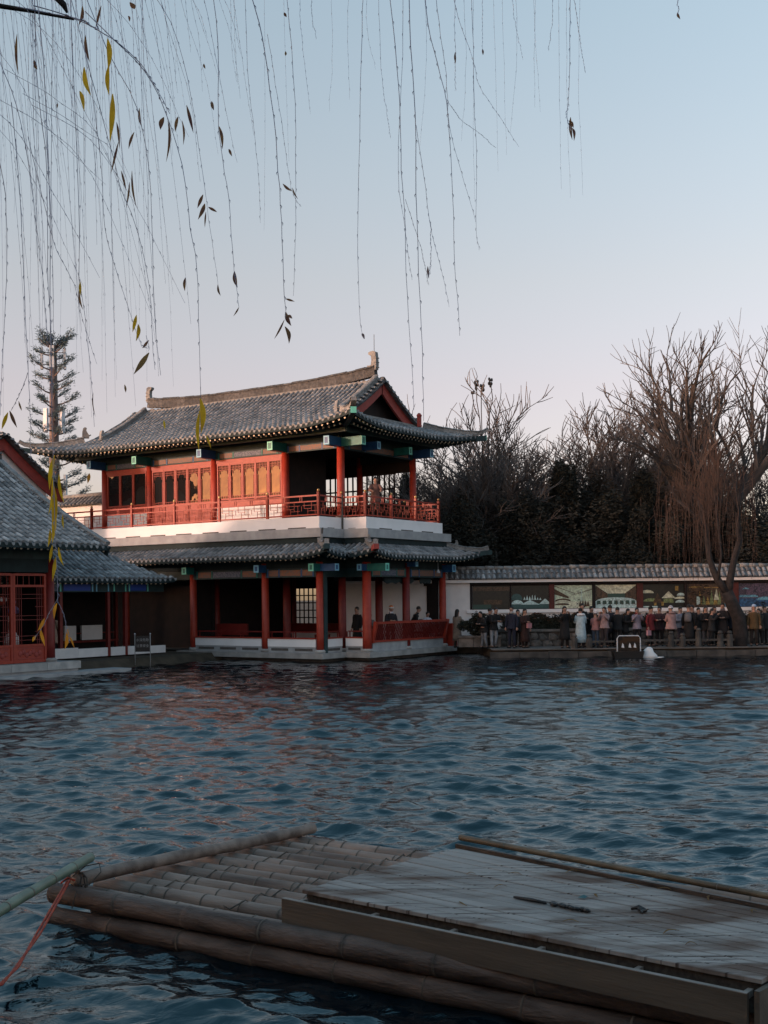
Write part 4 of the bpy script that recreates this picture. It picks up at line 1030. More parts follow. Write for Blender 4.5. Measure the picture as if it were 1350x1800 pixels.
# leaf clumps -----------------------------------------------------------------
def leaf_cloud(s, pts, size, rg, flat=.3):
    for p in pts:
        p = Vector(p); a = rg.uniform(0, 6.283); b = rg.uniform(-.9, .9); sz = size*rg.uniform(.6, 1.4)
        u = Vector((math.cos(a), math.sin(a), b*.6)).normalized()*sz; v = Vector((-math.sin(a)*.4, math.cos(a)*.4, rg.uniform(.3, 1))).normalized()*sz*rg.uniform(.35, .7)
        s.add([p-u, p-v*.6, p+u, p+v], [(0,1,2,3)])
HG = empty('clipped_hedge', (0, 50.9, 0), 0, 'long dark clipped hedge with reddish tips between stone wall and exhibition wall', 'hedge')
rg = random.Random(21)
s = MB(); s.box(5.2, 30, -.33, .38, .9, 1.55); s.build('hedge_core', M['hedge'], HG)
s = MB(); leaf_cloud(s, [(rg.uniform(5.0, 22), -.38+rg.uniform(-.06, .05), rg.uniform(.95, 1.72)) for _ in range(9000)], .055, rg); s.build('hedge_foliage', M['hedge'], HG, kind='stuff')
s = MB(); pts = []
for _ in range(9000):
    x = rg.uniform(5.0, 22); pts.append((x, rg.uniform(-.42, .35), 1.52+.10*math.sin(x*3.1)+.06*math.sin(x*7.7)+rg.uniform(-.10, .12)))
leaf_cloud(s, pts, .06, rg); s.build('hedge_tips', M['hedge_top'], HG, kind='stuff')
# rubble stone wall in front of the hedge
SW = empty('rubble_wall', (0, 50.2, 0), 0, 'low wall of rough brown stones with a flat cap in front of the hedge', 'wall')
s = MB(); s.box(4.9, 30, .05, .3, .3, .98); s.build('wall_core', M['mortar'], SW)
def rock_mesh(seed):
    r = random.Random(seed); n = r.choice([5, 6, 7]); s = MB(); ring = []
    for k in range(n):
        a = 2*math.pi*(k+r.uniform(-.25, .25))/n; ring.append((math.cos(a)*.5*r.uniform(.85, 1.08), math.sin(a)*.5*r.uniform(.85, 1.08)))
    vs = [(x, 0, z) for x, z in ring]+[(x*.9, -.45, z*.9) for x, z in ring]+[(x*.6, -.6*r.uniform(.8, 1.1), z*.6) for x, z in ring]
    s.add(vs, [(i, (i+1) % n, n+(i+1) % n, n+i) for i in range(n)]+[(n+i, n+(i+1) % n, 2*n+(i+1) % n, 2*n+i) for i in range(n)]+[tuple(range(2*n, 3*n))])
    return s.mesh('stone', M['stone_rough'])
RK = [rock_mesh(k) for k in range(7)]
z = .32
for row in range(2):
    x = 4.95
    hh = .31
    while x < 17.5:
        wd = rg.uniform(.26, .52)
        link_copy('stone', rg.choice(RK), SW, Matrix.Translation((x+wd/2, .06, .48+row*.30+rg.uniform(-.03, .03))) @ Matrix.Diagonal((wd*1.22, .14, hh*rg.uniform(1.1, 1.35), 1)))
        x += wd
x = 4.85
while x < 17.6:
    ln = rg.uniform(.8, 1.1); s = MB(); s.box(x, x+ln-.012, -.06, .34, .98, 1.09+rg.uniform(-.01, .01)); s.build('cap_stone', M['stone_rough'], SW); x += ln

# planter with a round bush --------------------------------------------------
PB = empty('stone_planter', pix(843, 1137, 49.6), 0, 'low stone block planter at the foot of the garden wall beside the pavilion', 'planter')
for k, (a, b) in enumerate(((-.9, -.28), (-.27, .36), (.37, .88))):
    s = MB(); s.box(a, b, -.25+.05*abs(k-1), .25, 0, .40); s.build('stone_block', M['stone_rough'], PB)
s = MB(); s.box(-.95, .92, -.3, .3, .405, .48); s.build('cap_stone', M['stone_rough'], PB)
rg = random.Random(4)
BU = empty('round_bush', pix(848, 1118, 49.75), 0, 'rounded dark green bush growing in the stone planter', 'bush')
s = MB()
for k in range(5): s.tube([(rg.uniform(-.2,.2), 0, -.1), (rg.uniform(-.5,.5), rg.uniform(-.2,.2), .7)], [.03, .012], 5)
s.build('stem', M['bark'], BU, kind='stuff')
def sph(n, rx, ry, rz, rg, c=(0,0,0), hollow=.55):
    out = []
    while len(out) < n:
        p = Vector((rg.gauss(0,1), rg.gauss(0,1), rg.gauss(0,1))).normalized()*(hollow+(1-hollow)*rg.random()**.5)
        q = 1+.16*math.sin(p.x*5+p.z*4)+.12*math.sin(p.y*7+p.x*3+1)
        out.append((c[0]+p.x*rx*q, c[1]+p.y*ry*q, c[2]+p.z*rz*q))
    return out
s = MB(); leaf_cloud(s, sph(2200, .62, .42, .50, rg, (-.05, 0, .48), .3), .07, rg); leaf_cloud(s, sph(500, .3, .3, .22, rg, (-.75, .2, .45), .3), .06, rg); s.build('foliage', M['hedge'], BU, kind='stuff')

# lakeside stone posts and rails ----------------------------------------------
for k, (px, ph) in enumerate(((1010, .42), (1036, .42), (1180, .5), (1200, .42), (1228, .62), (1266, .5), (1283, .5))):
    b = pix(px, 1146, 47.95); s = MB(); s.loft([((0,0,-.0),.13,.11),((0,0,ph),.12,.10),((0,0,ph+.03),.08,.07),((0,0,ph+.09),.11,.10),((0,0,ph+.17),.07,.06)], 8)
    s.build('stone_post', M['kerb'], None, ['short stone rail post left of the white coat', 'short stone rail post in front of the pink jacket child', 'stone rail post below the pink puffer coat', 'short stone rail post below the grey backpack', 'tallest stone rail post of the shore railing', 'stone rail post just left of the willow trunk', 'stone rail post touching the willow trunk'][k], 'post', 'stone posts along the shore', loc=(b.x, b.y, .34))
s = MB(); a = pix(1125, 1128, 47.95); b = pix(1290, 1128, 47.95); s.box(a.x, b.x, 47.9, 48.0, .60, .68); s.build('stone_rail', M['kerb'], None, 'long low stone rail along the shore left of the willow trunk', 'rail')
s = MB(); a = pix(1036, 1128, 47.95); b = pix(1080, 1128, 47.95); s.box(a.x, b.x, 47.9, 48.0, .58, .65); s.build('stone_rail', M['kerb'], None, 'short stone rail between the white coat and the small boat', 'rail')
# moored small boat with windscreen, white bundle ------------------------------
BT = empty('small_boat', pixz(1103, 1154, 0) if False else (pix(1103, 1150, 46.6).x, 46.6, 0), 0, 'small dark boat with a curved glass windscreen moored at the shore', 'boat')
s = MB(); hull = [(-.62,.05),(-.58,-.32),(.58,-.32),(.66,.05),(.45,.5),(-.45,.5)]
s.add([(x*.9, y*.9, -.1) for x, y in hull]+[(x*1.05, y*1.05, .28) for x, y in hull], [tuple(range(6))[::-1], tuple(range(6, 12))]+[(i, (i+1) % 6, 6+(i+1) % 6, 6+i) for i in range(6)]); s.build('hull', M['rag'], BT)
s = MB(); s.box(-.42, .42, -.29, -.25, .28, .86); s.build('windscreen', M['glass'], BT)
s = MB(); s.tube([(-.46,-.27,.28),(-.46,-.27,.80),(-.38,-.27,.90),(.38,-.27,.90),(.46,-.27,.80),(.46,-.27,.28)], .022, 6); s.build('windscreen_frame', M['antenna'], BT)
s = MB()
for k in (-.24, .04, .24): s.add([(k-.06,-.305,.44),(k+.05,-.305,.42),(k+.03,-.305,.55),(k-.02,-.305,.62)], [(0,1,2,3)])
s.build('windscreen_sticker', M['antenna'], BT)
s = MB(); rg = random.Random(8); s.smooth = True
s.loft([((0,0,-.02),.42,.25),((.05,0,.10),.34,.22),((.02,0,.22),.24,.17),((.06,.0,.36),.15,.12),((.07,0,.43),.06,.05)], 12); s.smooth = False; s.loft([((.42,0,-.03),.3,.14),((.45,0,.03),.2,.1)], 9)
s.build('white_bundle', M['white'], None, 'white plastic sheet bundle floating beside the small dark boat', 'bundle', loc=(pix(1138, 1146, 46.7).x, 46.7, 0))

# ---------------------------------------------------------------- people
def skin_body(joints, edges, radii):
    me = bpy.data.meshes.new('b'); me.from_pydata([tuple(j) for j in joints], edges, [])
    o = bpy.data.objects.new('b', me); COL.objects.link(o)
    md = o.modifiers.new('s', 'SKIN'); md.use_smooth_shade = True
    sub = o.modifiers.new('u', 'SUBSURF'); sub.levels = 1; sub.render_levels = 1
    sv = me.skin_vertices[0].data
    for i, r in enumerate(radii): sv[i].radius = (r, r); sv[i].use_root = (i == 0)
    return o
def person(loc, face, h=1.66, label='', top=(.1,.1,.1), top_len=.75, bottom=(.03,.03,.04), arms='down', hairs='short', hat=None, bag=None, pose='stand', lean=0.0, skirt=1.0, group=None, puff=1.0, hood=None, face_on=True, scarf=None):
    k = h/1.70
    P = empty('person', loc, face, label, 'person', group)
    V_ = lambda x, y, z: Vector((x*k, y*k, z*k))
    # figure faces -Y; z=0 at the feet
    if pose == 'sit':
        pel, hipz = (0, .05, .47), .47
        legs = lambda sx: [V_(.10*sx, .02, .47), V_(.12*sx, -.40, .47), V_(.12*sx, -.42, .08), V_(.12*sx, -.56, .035)]
        dz, dy = .47-.93, .05
    else:
        pel = (0, 0, .93)
        st = RND.uniform(-.04, .06)
        legs = lambda sx: [V_(.09*sx, 0, .88), V_(.10*sx, -.02-st*sx, .49), V_(.11*sx, .02+st*sx, .08), V_(.13*sx, -.14+st*sx, .03)]
        dz, dy = 0, 0
    ly = -lean
    sp = [V_(*pel), V_(0, dy+ly*.35, 1.12+dz), V_(0, dy+ly*.8, 1.32+dz), V_(0, dy+ly*1.05-.01, 1.47+dz), V_(0, dy+ly*1.2-.02, 1.56+dz), V_(0, dy+ly*1.25-.03, 1.67+dz)]
    J = list(sp); E = [(0,1),(1,2),(2,3),(3,4),(4,5)]; Rr = [.125, .115, .125, .055, .088, .075]
    LG = {}
    for sx in (-1, 1):
        b = len(J); q = legs(sx); J += q; E += [(0, b), (b, b+1), (b+1, b+2), (b+2, b+3)]; Rr += [.09, .06, .042, .035]; LG[sx] = q
    AR = {}
    c = sp[2]
    for sx in (-1, 1):
        sh = c+V_(.17*sx, 0, .08)
        mode = arms if isinstance(arms, str) else arms[0 if sx < 0 else 1]
        if mode == 'down': el_, wr = sh+V_(.07*sx, .03, -.28), sh+V_(.08*sx, -.06, -.53)
        elif mode == 'face': el_, wr = sh+V_(.06*sx, -.16, -.20), sh+V_(-.10*sx, -.30, .06)
        elif mode == 'front': el_, wr = sh+V_(.06*sx, -.04, -.27), sh+V_(-.08*sx, -.26, -.24)
        elif mode == 'rail': el_, wr = sh+V_(.10*sx, -.20, -.22), sh+V_(.02*sx, -.44, -.26)
        elif mode == 'hip': el_, wr = sh+V_(.16*sx, .04, -.25), sh+V_(.05*sx, -.08, -.42)
        b = len(J); hd = wr+(wr-el_).normalized()*.09*k
        J += [sh, el_, wr, hd]; E += [(2, b), (b, b+1), (b+1, b+2), (b+2, b+3)]; Rr += [.055, .042, .028, .032]; AR[sx] = (sh, el_, wr, hd)
    o = skin_body(J, E, [r*k for r in Rr])
    dg = bpy.context.evaluated_depsgraph_get(); me = bpy.data.meshes.new_from_object(o.evaluated_get(dg))
    bpy.data.objects.remove(o)
    me.materials.clear(); me.materials.append(M['skin']); me.materials.append(M['eye'])
    # fingers, face
    s = MB(); s.smooth = True
    for sx in (-1, 1):
        sh, el_, wr, hd = AR[sx]; d = (hd-wr).normalized(); sd = d.cross(Vector((0, 0, 1))); sd = sd.normalized() if sd.length > .1 else Vector((1, 0, 0))
        up = sd.cross(d)
        for f, (off, ln) in enumerate(((-.030, .060), (-.010, .074), (.010, .070), (.028, .056))):
            a = wr+d*.07*k+sd*off*k; s.tube([a, a+d*ln*.55*k-up*.008*k, a+d*ln*k-up*.03*k], [.011*k, .010*k, .007*k], 5)
        a = wr+d*.03*k-sd*.03*k*sx; s.tube([a, a+(d*.5-sd*.5*sx).normalized()*.05*k, a+(d*.9-sd*.4*sx).normalized()*.07*k], [.013*k, .011*k, .008*k], 5)
    hc_ = (sp[4]+sp[5])/2; hc_ = hc_+V_(0, 0, .012)
    s.ball(hc_, (.083*k, .098*k, .118*k), 12, 9)
    s.loft([((hc_.x, hc_.y-.098*k, hc_.z-.03*k), .017*k, .018*k), ((hc_.x, hc_.y-.09*k, hc_.z+.03*k), .008*k, .008*k)], 6)
    for sx in (-1, 1): s.ball(hc_+V_(.082*sx, .005, -.005), (.014*k, .022*k, .032*k), 6, 5)
    s.k = 1
    for sx in (-1, 1): s.ball(hc_+V_(.032*sx, -.088, .005), (.013*k, .010*k, .008*k), 6, 5)
    s.ball(hc_+V_(0, -.089, -.058), (.024*k, .010*k, .006*k), 6, 5)
    m2 = s.mesh('h', [M['skin'], M['eye']])
    import bmesh
    bm = bmesh.new(); bm.from_mesh(me); bm.from_mesh(m2); me3 = bpy.data.meshes.new('body'); bm.to_mesh(me3); bm.free()
    me3.materials.append(M['skin']); me3.materials.append(M['eye'])
    for p_ in me3.polygons: p_.use_smooth = True
    bo = bpy.data.objects.new('body', me3); COL.objects.link(bo); bo.parent = P
    # trousers
    bt = cloth('cloth %.3f %.3f %.3f' % bottom, bottom)
    s = MB(); s.smooth = True
    for sx in (-1, 1):
        q = LG[sx]; s.tube([q[0]+V_(0,0,.05), q[0].lerp(q[1], .5), q[1], q[1].lerp(q[2], .5), q[2]+V_(0,0,.01)], [.10*k, .088*k, .072*k, .064*k, .058*k], 10)
    s.loft([(sp[0]-V_(0,0,.09), .15*k, .115*k), (sp[0], .165*k, .12*k), (sp[0]+V_(0,0,.10), .15*k, .11*k)], 12)
    s.build('trousers', bt, P)
    s = MB(); s.smooth = True
    for sx in (-1, 1):
        q = LG[sx]; f = (q[3]-q[2]); f.z = 0; f = f.normalized(); c0 = q[2].copy(); c0.z = q[3].z+.01*k
        s.tube([c0-f*.07*k, c0-f*.02*k, c0+f*.10*k, c0+f*.19*k], [.036*k, .046*k, .043*k, .026*k], 8)
    s.build('shoes', cloth('cloth shoe', (.03,.03,.03)) if not (bag and 'whiteshoe' in bag) else M['white'], P)
    # coat: rings down the spine, then a flared hem
    tp = cloth('cloth %.3f %.3f %.3f' % top, top)
    s = MB(); s.smooth = True; g = puff
    zz = lambda p, q, t: p.lerp(q, t)
    rings = [(sp[3]+V_(0, .005, .03), .060*k, .060*k), (sp[3]-V_(0, 0, .03), .10*k, .075*k), (sp[2]+V_(0, 0, .09), .185*k*g**.3, .11*k*g), (sp[2], .195*k*g, .135*k*g), (sp[1], .178*k*g, .13*k*g), (sp[0]+V_(0, 0, .06), .185*k*g, .14*k*g)]
    if pose != 'sit':
        z1 = sp[0].z-top_len*k*.6
        if top_len > .1:
            for t in (.35, .7, 1.0):
                rings.append((Vector((0, 0, sp[0].z*(1-t)+z1*t)), (.19+.05*t*skirt)*k*g, (.145+.05*t*skirt)*k*g))
    else: rings.append((sp[0]-V_(0, 0, .08), .20*k*g, .16*k*g))
    s.loft(rings[::-1], 14)
    for sx in (-1, 1):
        sh, el_, wr, hd = AR[sx]; c_ = sh+V_(-.03*sx, 0, .0)
        s.tube([c_, sh.lerp(el_, .3), el_, el_.lerp(wr, .6), wr], [.078*k*g, .072*k*g, .062*k*g, .054*k*g, .046*k*g], 9)
    s.build('coat', tp, P)
    if scarf:
        s = MB(); s.smooth = True; s.loft([(sp[3]-V_(0,0,.02), .09*k, .085*k), (sp[3]+V_(0,0,.03), .095*k, .09*k), (sp[3]+V_(0,0,.07), .08*k, .08*k)], 12); s.build('scarf', cloth('cloth %.3f %.3f %.3f' % scarf, scarf), P)
    # hair
    s = MB(); s.smooth = True
    s.ball(hc_+V_(0, .016, .034), (.094*k, .104*k, .108*k), 12, 8, -.35 if hairs == 'short' else -.5)
    if hairs == 'long': s.loft([(hc_+V_(0, .05, .05), .09*k, .06*k), (hc_+V_(0, .07, -.08), .098*k, .055*k), (hc_+V_(0, .10, -.22), .095*k, .04*k), (hc_+V_(0, .12, -.33), .06*k, .02*k)], 10)
    if hairs == 'bun': s.ball(hc_+V_(0, .09, .09), .045*k, 8, 6)
    s.build('hair', M['hair'], P)
    if hat:
        hm = cloth('cloth %.3f %.3f %.3f' % hat[1], hat[1]); s = MB(); s.smooth = True
        s.ball(hc_+V_(0, .012, .065), (.103*k, .108*k, .098*k), 12, 7, -.2)
        if hat[0] == 'cap': s.loft([(hc_+V_(0, -.10, .062), .07*k, .06*k), (hc_+V_(0, -.11, .075), .065*k, .05*k)], 10)
        ho = s.build('hat', hm, P)
        if hat[0] == 'beanie':
            s = MB(); s.smooth = True; s.loft([(hc_+V_(0,.005,.03), .108*k, .112*k), (hc_+V_(0,.005,.085), .108*k, .112*k)], 12); s.build('hat_brim', cloth('cloth %.3f %.3f %.3f' % hat[2], hat[2]), ho)
    if hood:
        hm = cloth('cloth %.3f %.3f %.3f' % hood, hood); s = MB(); s.smooth = True; rr = .13
        s.loft([(sp[3]+V_(0, .09, -.06), .17*k, .07*k), (sp[3]+V_(0, .10, .0), .19*k, .10*k), (sp[3]+V_(0, .07, .05), .15*k, .10*k)], 12); s.build('hood', hm, P)
    if bag:
        bc = bag[1]; bm_ = cloth('cloth %.3f %.3f %.3f' % bc, bc); s = MB()
        if 'back' in bag[0]:
            c_ = sp[2]+V_(0, .20, -.08); s.smooth = True; s.loft([(c_-V_(0,0,.20), .13*k, .08*k), (c_-V_(0,0,.10), .15*k, .10*k), (c_+V_(0,0,.10), .14*k, .09*k), (c_+V_(0,0,.18), .08*k, .05*k)], 10)
        elif 'shoulder' in bag[0]:
            c_ = sp[0]+V_(.20, .10, .02); s.smooth = True; s.loft([(c_-V_(0,0,.13), .11*k, .07*k), (c_, .14*k, .09*k), (c_+V_(0,0,.14), .09*k, .05*k)], 10)
            s.tube([c_+V_(0,0,.13), sp[2]+V_(.0,.17,.02), sp[2]+V_(-.14,.06,.17), sp[2]+V_(-.16,-.05,.13)], .014*k, 5)
        else:
            hd = AR[-1][3]; s.cbox(hd+V_(0,0,-.17), (.24*k, .09*k, .22*k)); s.tube([hd+V_(-.06,0,-.06), hd+V_(0,0,.02), hd+V_(.06,0,-.06)], .009*k, 5)
        s.build('bag', bm_, P)
    return P
def at(px, py, d, z=None):
    v = pix(px, py, d)
    if z is not None: v.z = z
    return v
G = 'visitors standing along the far shore'; zg = .345
B = math.pi  # back to camera
blk = (.012,.012,.014); nav = (.015,.018,.035)
person(at(804, 1134, 50.6, .305), 2.4, 1.62, 'woman in a long beige coat with dark hair beside the red corner box', (.22,.19,.16), 1.0, (.05,.045,.04), 'front', 'long', group=G)
person(at(868, 1135, 49.2, zg), .6, 1.66, 'person in dark jacket and light grey jeans by the round bush', blk, .25, (.24,.27,.31), 'front', 'short', group=G, lean=.12)
person(at(851, 1135, 49.15, zg), -.7, 1.50, 'person in black with pale trousers half hidden at the stone planter', blk, .3, (.17,.19,.22), 'front', 'short', group=G, lean=.22)
person(at(900, 1137, 48.7, zg), -.5, 1.70, 'person in a navy tracksuit with white shoes and white chest stripe', nav, .2, nav, 'down', 'short', bag=('whiteshoe', (.5,.5,.5)) if False else None, group=G, scarf=(.4,.4,.4))
person(at(923, 1137, 48.8, zg), .6, 1.60, 'person in a long dark brown coat carrying a pink and red bag', (.035,.016,.014), 1.1, (.02,.012,.012), ('front', 'down'), 'long', bag=('hand', (.45,.20,.22)), group=G)
person(at(993, 1142, 48.2, zg), .2, 1.68, 'woman in a knee length black coat holding both hands to her face', blk, .95, blk, 'face', 'long', group=G)
person(at(1023, 1133, 48.9, zg), .3, 1.78, 'man in black standing behind the white hooded coat', blk, .3, blk, 'front', 'short', group=G)
person(at(1021, 1138, 48.3, zg), B+.1, 1.60, 'person seen from behind in a long pale blue coat with white fur hood', (.40,.52,.58), 1.15, (.03,.03,.04), 'front', 'bun', group=G, hood=(.70,.70,.72), puff=1.15)
person(at(1047, 1139, 48.5, zg), B-.5, 1.45, 'child in a pink jacket and blue jeans with a pale cap', (.30,.15,.15), .12, (.035,.06,.10), 'front', 'short', hat=('cap', (.55,.5,.52)), group=G)
person(at(1063, 1138, 48.3, zg), -.6, 1.64, 'long haired woman with pale pink sleeves raising a phone to her face', (.28,.20,.21), .15, (.03,.025,.03), 'face', 'long', group=G, bag=('shoulder', (.02,.02,.02)))
person(at(1086, 1137, 48.7, zg), B, 1.62, 'person in a black jacket with back turned beside the small boat', blk, .3, blk, 'front', 'short', group=G)
person(at(1120, 1132, 48.9, zg), .1, 1.58, 'woman in a lilac jacket with both hands at her mouth', (.25,.22,.28), .22, blk, 'face', 'bun', group=G, scarf=(.2,.03,.04))
person(at(1144, 1132, 48.8, zg), .7, 1.62, 'person in a dark red coat and black cap carrying a pink bag', (.13,.015,.02), .35, blk, ('down', 'front'), 'short', hat=('cap', (.01,.01,.01)), bag=('hand', (.50,.26,.30)), group=G)
person(at(1180, 1134, 48.6, zg), B+.5, 1.64, 'person in a puffy pink down jacket with a pale knitted hat', (.36,.22,.21), .28, blk, 'front', 'short', hat=('beanie', (.45,.42,.45), (.7,.68,.7)), group=G, puff=1.25, hood=(.33,.20,.19))
person(at(1196, 1134, 49.2, zg), .4, 1.60, 'person with white sleeves squeezed behind the pink down jacket', (.22,.24,.30), .2, (.05,.05,.07), 'front', 'short', group=G)
person(at(1211, 1135, 48.7, zg), B-.4, 1.70, 'person in a long black coat wearing a grey backpack', blk, 1.1, blk, 'down', 'short', bag=('backpack', (.13,.13,.145)), group=G)
person(at(1241, 1135, 48.9, zg), .0, 1.62, 'woman in a black coat looking at the phone in her hands', blk, .4, (.06,.065,.08), 'front', 'long', group=G)
person(at(1228, 1135, 49.4, zg), .3, 1.55, 'short person in dark clothes behind the two black coats', (.03,.028,.03), .5, blk, 'down', 'short', group=G)
person(at(1271, 1136, 48.7, zg), -.4, 1.74, 'man in a dark coat with glasses standing left of the willow trunk', (.014,.013,.016), .7, blk, 'front', 'short', group=G, scarf=(.16,.14,.16))
person(at(1256, 1136, 49.3, zg), .2, 1.60, 'person in dark grey standing just behind the man by the willow', (.03,.03,.034), .6, blk, 'down', 'short', group=G)
person(at(1326, 1141, 48.4, zg), -.3, 1.66, 'person in an olive brown jacket and pale blue cap right of the willow trunk', (.07,.045,.02), .35, (.015,.013,.014), 'down', 'short', hat=('cap', (.3,.4,.55)), group=G)
person(at(1344, 1137, 49.2, zg), .4, 1.60, 'person in black at the right edge of the photo', blk, .4, blk, 'down', 'short', group=G)
rgp = random.Random(19)
for px, dd, fc, hh, tp_, ar, hr, lb in ((1037, 49.3, .5, 1.66, blk, 'front', 'short', 'person in black glimpsed between the white coat and the pink jacket'), (1075, 49.2, B+.6, 1.70, (.02,.02,.03), 'down', 'short', 'tall dark figure behind the long haired woman'),
   (1099, 49.0, .9, 1.55, blk, 'front', 'long', 'woman in black just right of the boat windscreen'), (1160, 49.4, -.4, 1.62, (.04,.02,.025), 'front', 'short', 'person in dark plum behind the pink bag'),
   (1251, 48.5, 1.0, 1.52, (.02,.02,.022), 'face', 'long', 'woman in black with a phone at her face left of the man in glasses'), (1218, 49.5, -.8, 1.66, blk, 'front', 'short', 'person in black partly hidden by the grey backpack'), (1283, 49.2, .7, 1.58, (.015,.02,.035), 'down', 'short', 'person in dark blue half hidden by the willow trunk'),
   (1336, 49.0, -.9, 1.50, (.03,.025,.02), 'face', 'short', 'short person in dark brown beside the olive jacket'), (911, 49.5, .2, 1.55, blk, 'down', 'short', 'person in black in the gap behind the navy tracksuit'), (859, 49.5, 1.4, 1.62, blk, 'front', 'short', 'dark figure in profile behind the planter')):
    person(at(px, 1137, dd, zg), fc, hh, lb, tp_, rgp.uniform(.2, .9), blk, ar, hr, group=G, lean=rgp.uniform(-.03, .12))
# pavilion visitors
G2 = 'visitors inside the waterside pavilion'
def atl(x, y, z): return L(x, y, z)
person(atl(.75, 2.35, .37), PANG+.6, 1.48, 'person in grey at the near end of the red bench', (.10,.11,.12), .1, blk, 'front', 'short', lean=.1, group=G2)
person(atl(.80, 3.75, .37), PANG+.9, 1.74, 'person in orange and white beanie leaning on the red bench rail', (.02,.02,.025), .1, blk, 'front', 'short', hat=('beanie', (.50,.16,.05), (.7,.68,.66)), group=G2, lean=.12, scarf=(.6,.62,.7))
person(atl(.75, 5.45, .37), PANG+2.2, 1.70, 'hunched person in black turned away behind the red bench near the far column', blk, .3, blk, 'front', 'short', group=G2, lean=.25)
person(atl(.80, 6.5, .37), PANG+1.2, 1.46, 'person in a white shirt resting an arm on the far end of the bench rail', (.55,.58,.66), .1, blk, 'rail', 'short', group=G2, lean=.15)
person(atl(-.35, 3.0, .37), PANG-.2, 1.72, 'person in black standing behind the nearest red column of the pavilion', blk, .8, blk, 'down', 'short', group=G2)
person(atl(.60, 3.05, Zf+.02), PANG+.7, 1.66, 'person in brown leaning on the upper balcony rail', (.16,.09,.08), .4, (.12,.07,.06), 'rail', 'short', lean=.1)
person(atl(-8.0, -6.55, .36), B+.2+PANG, 1.68, 'person in a beige coat with black shoulder bag under the covered walkway', (.36,.27,.22), .65, blk, 'front', 'long', bag=('shoulder', (.01,.01,.01)))
# ---------------------------------------------------------------- small things about the buildings
def text_mesh(txt, size, m, name, parent, loc, rot):
    cu = bpy.data.curves.new('t', 'FONT'); cu.body = txt; cu.size = size; cu.align_x = 'CENTER'; cu.align_y = 'CENTER'; cu.extrude = .004
    o = bpy.data.objects.new('t', cu); COL.objects.link(o)
    me = bpy.data.meshes.new_from_object(o.evaluated_get(bpy.context.evaluated_depsgraph_get())); bpy.data.objects.remove(o)
    me.materials.clear(); me.materials.append(m)
    q = bpy.data.objects.new(name, me); COL.objects.link(q); q.parent = parent; q.location = loc; q.rotation_euler = rot
    return q
SG = empty('warning_sign', pixz(251, 1166, .12), 0.12, 'small black board with two rows of white characters on two metal legs at the bank', 'sign')
s = MB(); s.box(-.27, .27, -.02, .02, .44, 1.04); s.build('board', M['rag'], SG)
for sx in (-1, 1):
    s = MB(); s.smooth = True; s.tube([(sx*.285, 0, -.1), (sx*.285, 0, 1.10)], .016, 8); lg = s.build('leg', M['concrete'], SG)
    s = MB(); s.smooth = True; s.ball((sx*.285, 0, 1.12), .03, 8, 6); s.build('leg_knob', M['antenna'], lg)
text_mesh('水深危险', .12, M['concrete'], 'lettering', SG, (0, -.024, .88), (math.pi/2, 0, 0))
text_mesh('注意安全', .12, M['concrete'], 'lettering', SG, (0, -.024, .66), (math.pi/2, 0, 0))
# hall contents seen through the lattice
def lp(x, y, z): return L(x, y, z)
s = MB(); s.smooth = True; s.k = 0; s.ball((0, 0, 0), (.19, .19, .17), 12, 9)
for k in range(12):
    a = k*math.pi/6; s.tube([(math.cos(a)*.1, math.sin(a)*.1, .15), (math.cos(a)*.2, math.sin(a)*.2, 0), (math.cos(a)*.1, math.sin(a)*.1, -.15)], .006, 4)
s.k = 1
for a in (0, 1.05, 2.1, 3.15, 4.2, 5.25): s.ball((math.cos(a)*.17, math.sin(a)*.17, .04), (.06, .06, .07), 8, 6)
s.k = 2; s.tube([(0,0,.16),(0,0,.9)], .008, 4); s.tube([(0,0,-.16),(0,0,-.42)], .02, 5)
s.build('paper_lantern', [M['red'], M['white'], M['dark']], None, 'round red and white paper lantern hanging behind the left lattice window', 'lantern', loc=lp(-4.35, -11.75, 2.55))
DR = empty('blue_display_figure', lp(-4.7, -10.95, 2.1), PANG, 'bright blue cloth ornament hung above a white dress behind the lattice window', 'ornament')
s = MB(); s.smooth = True; s.loft([((0,0,0),.10,.08),((0,0,.14),.15,.10),((0,0,.24),.12,.09),((0,0,.28),.06,.05)], 10); s.ball((0,0,.40), (.085,.085,.10), 10, 7)
for sx in (-1, 1): s.tube([(0,sx*.10,.22),(0,sx*.20,.12),(0,sx*.16,.02)], [.05,.045,.03], 7)
s.build('ornament_body', M['blue'], DR)
s = MB(); s.loft([((0,0,.66),.012,.012),((0,0,.48),.012,.012)], 5); s.build('cord', M['dark'], DR)
s = MB(); s.smooth = True; s.loft([((0,0,0),.26,.24),((0,0,.25),.24,.22),((0,0,.45),.12,.10),((0,0,.60),.11,.09),((0,0,.95),.13,.09),((0,0,1.05),.05,.05)], 14)
s.build('white_dress', M['white'], None, 'white dress on a stand below the blue ornament inside the hall', 'dress', loc=lp(-4.8, -10.95, 1.05))
s = MB(); s.box(-.3, .3, -.35, .35, 0, .05); s.box(-.26,.26,-.3,-.26,-.55,0); s.box(-.26,.26,.26,.3,-.55,0); s.build('display_table', M['dark'], None, 'dark low table under the white dress inside the hall', 'table', loc=lp(-4.8, -10.95, 1.0), rz=PANG)
s = MB(); s.smooth = True; s.loft([((0,0,0),.24,.2),((0,0,.25),.15,.12),((0,0,.45),.04,.04),((0,0,.5),.015,.015)], 10); s.build('blue_cloth', M['blue'], None, 'blue cloth cone standing on the bench inside the pavilion', 'cloth', loc=L(-3.1, 4.2, .95))
s = MB(); s.box(-.25,.25,-.25,.25,0,.55); s.build('bench_stool', M['red_dark'], None, 'dark red stool under the blue cloth inside the pavilion', 'stool', loc=L(-3.1, 4.2, .38), rz=PANG)

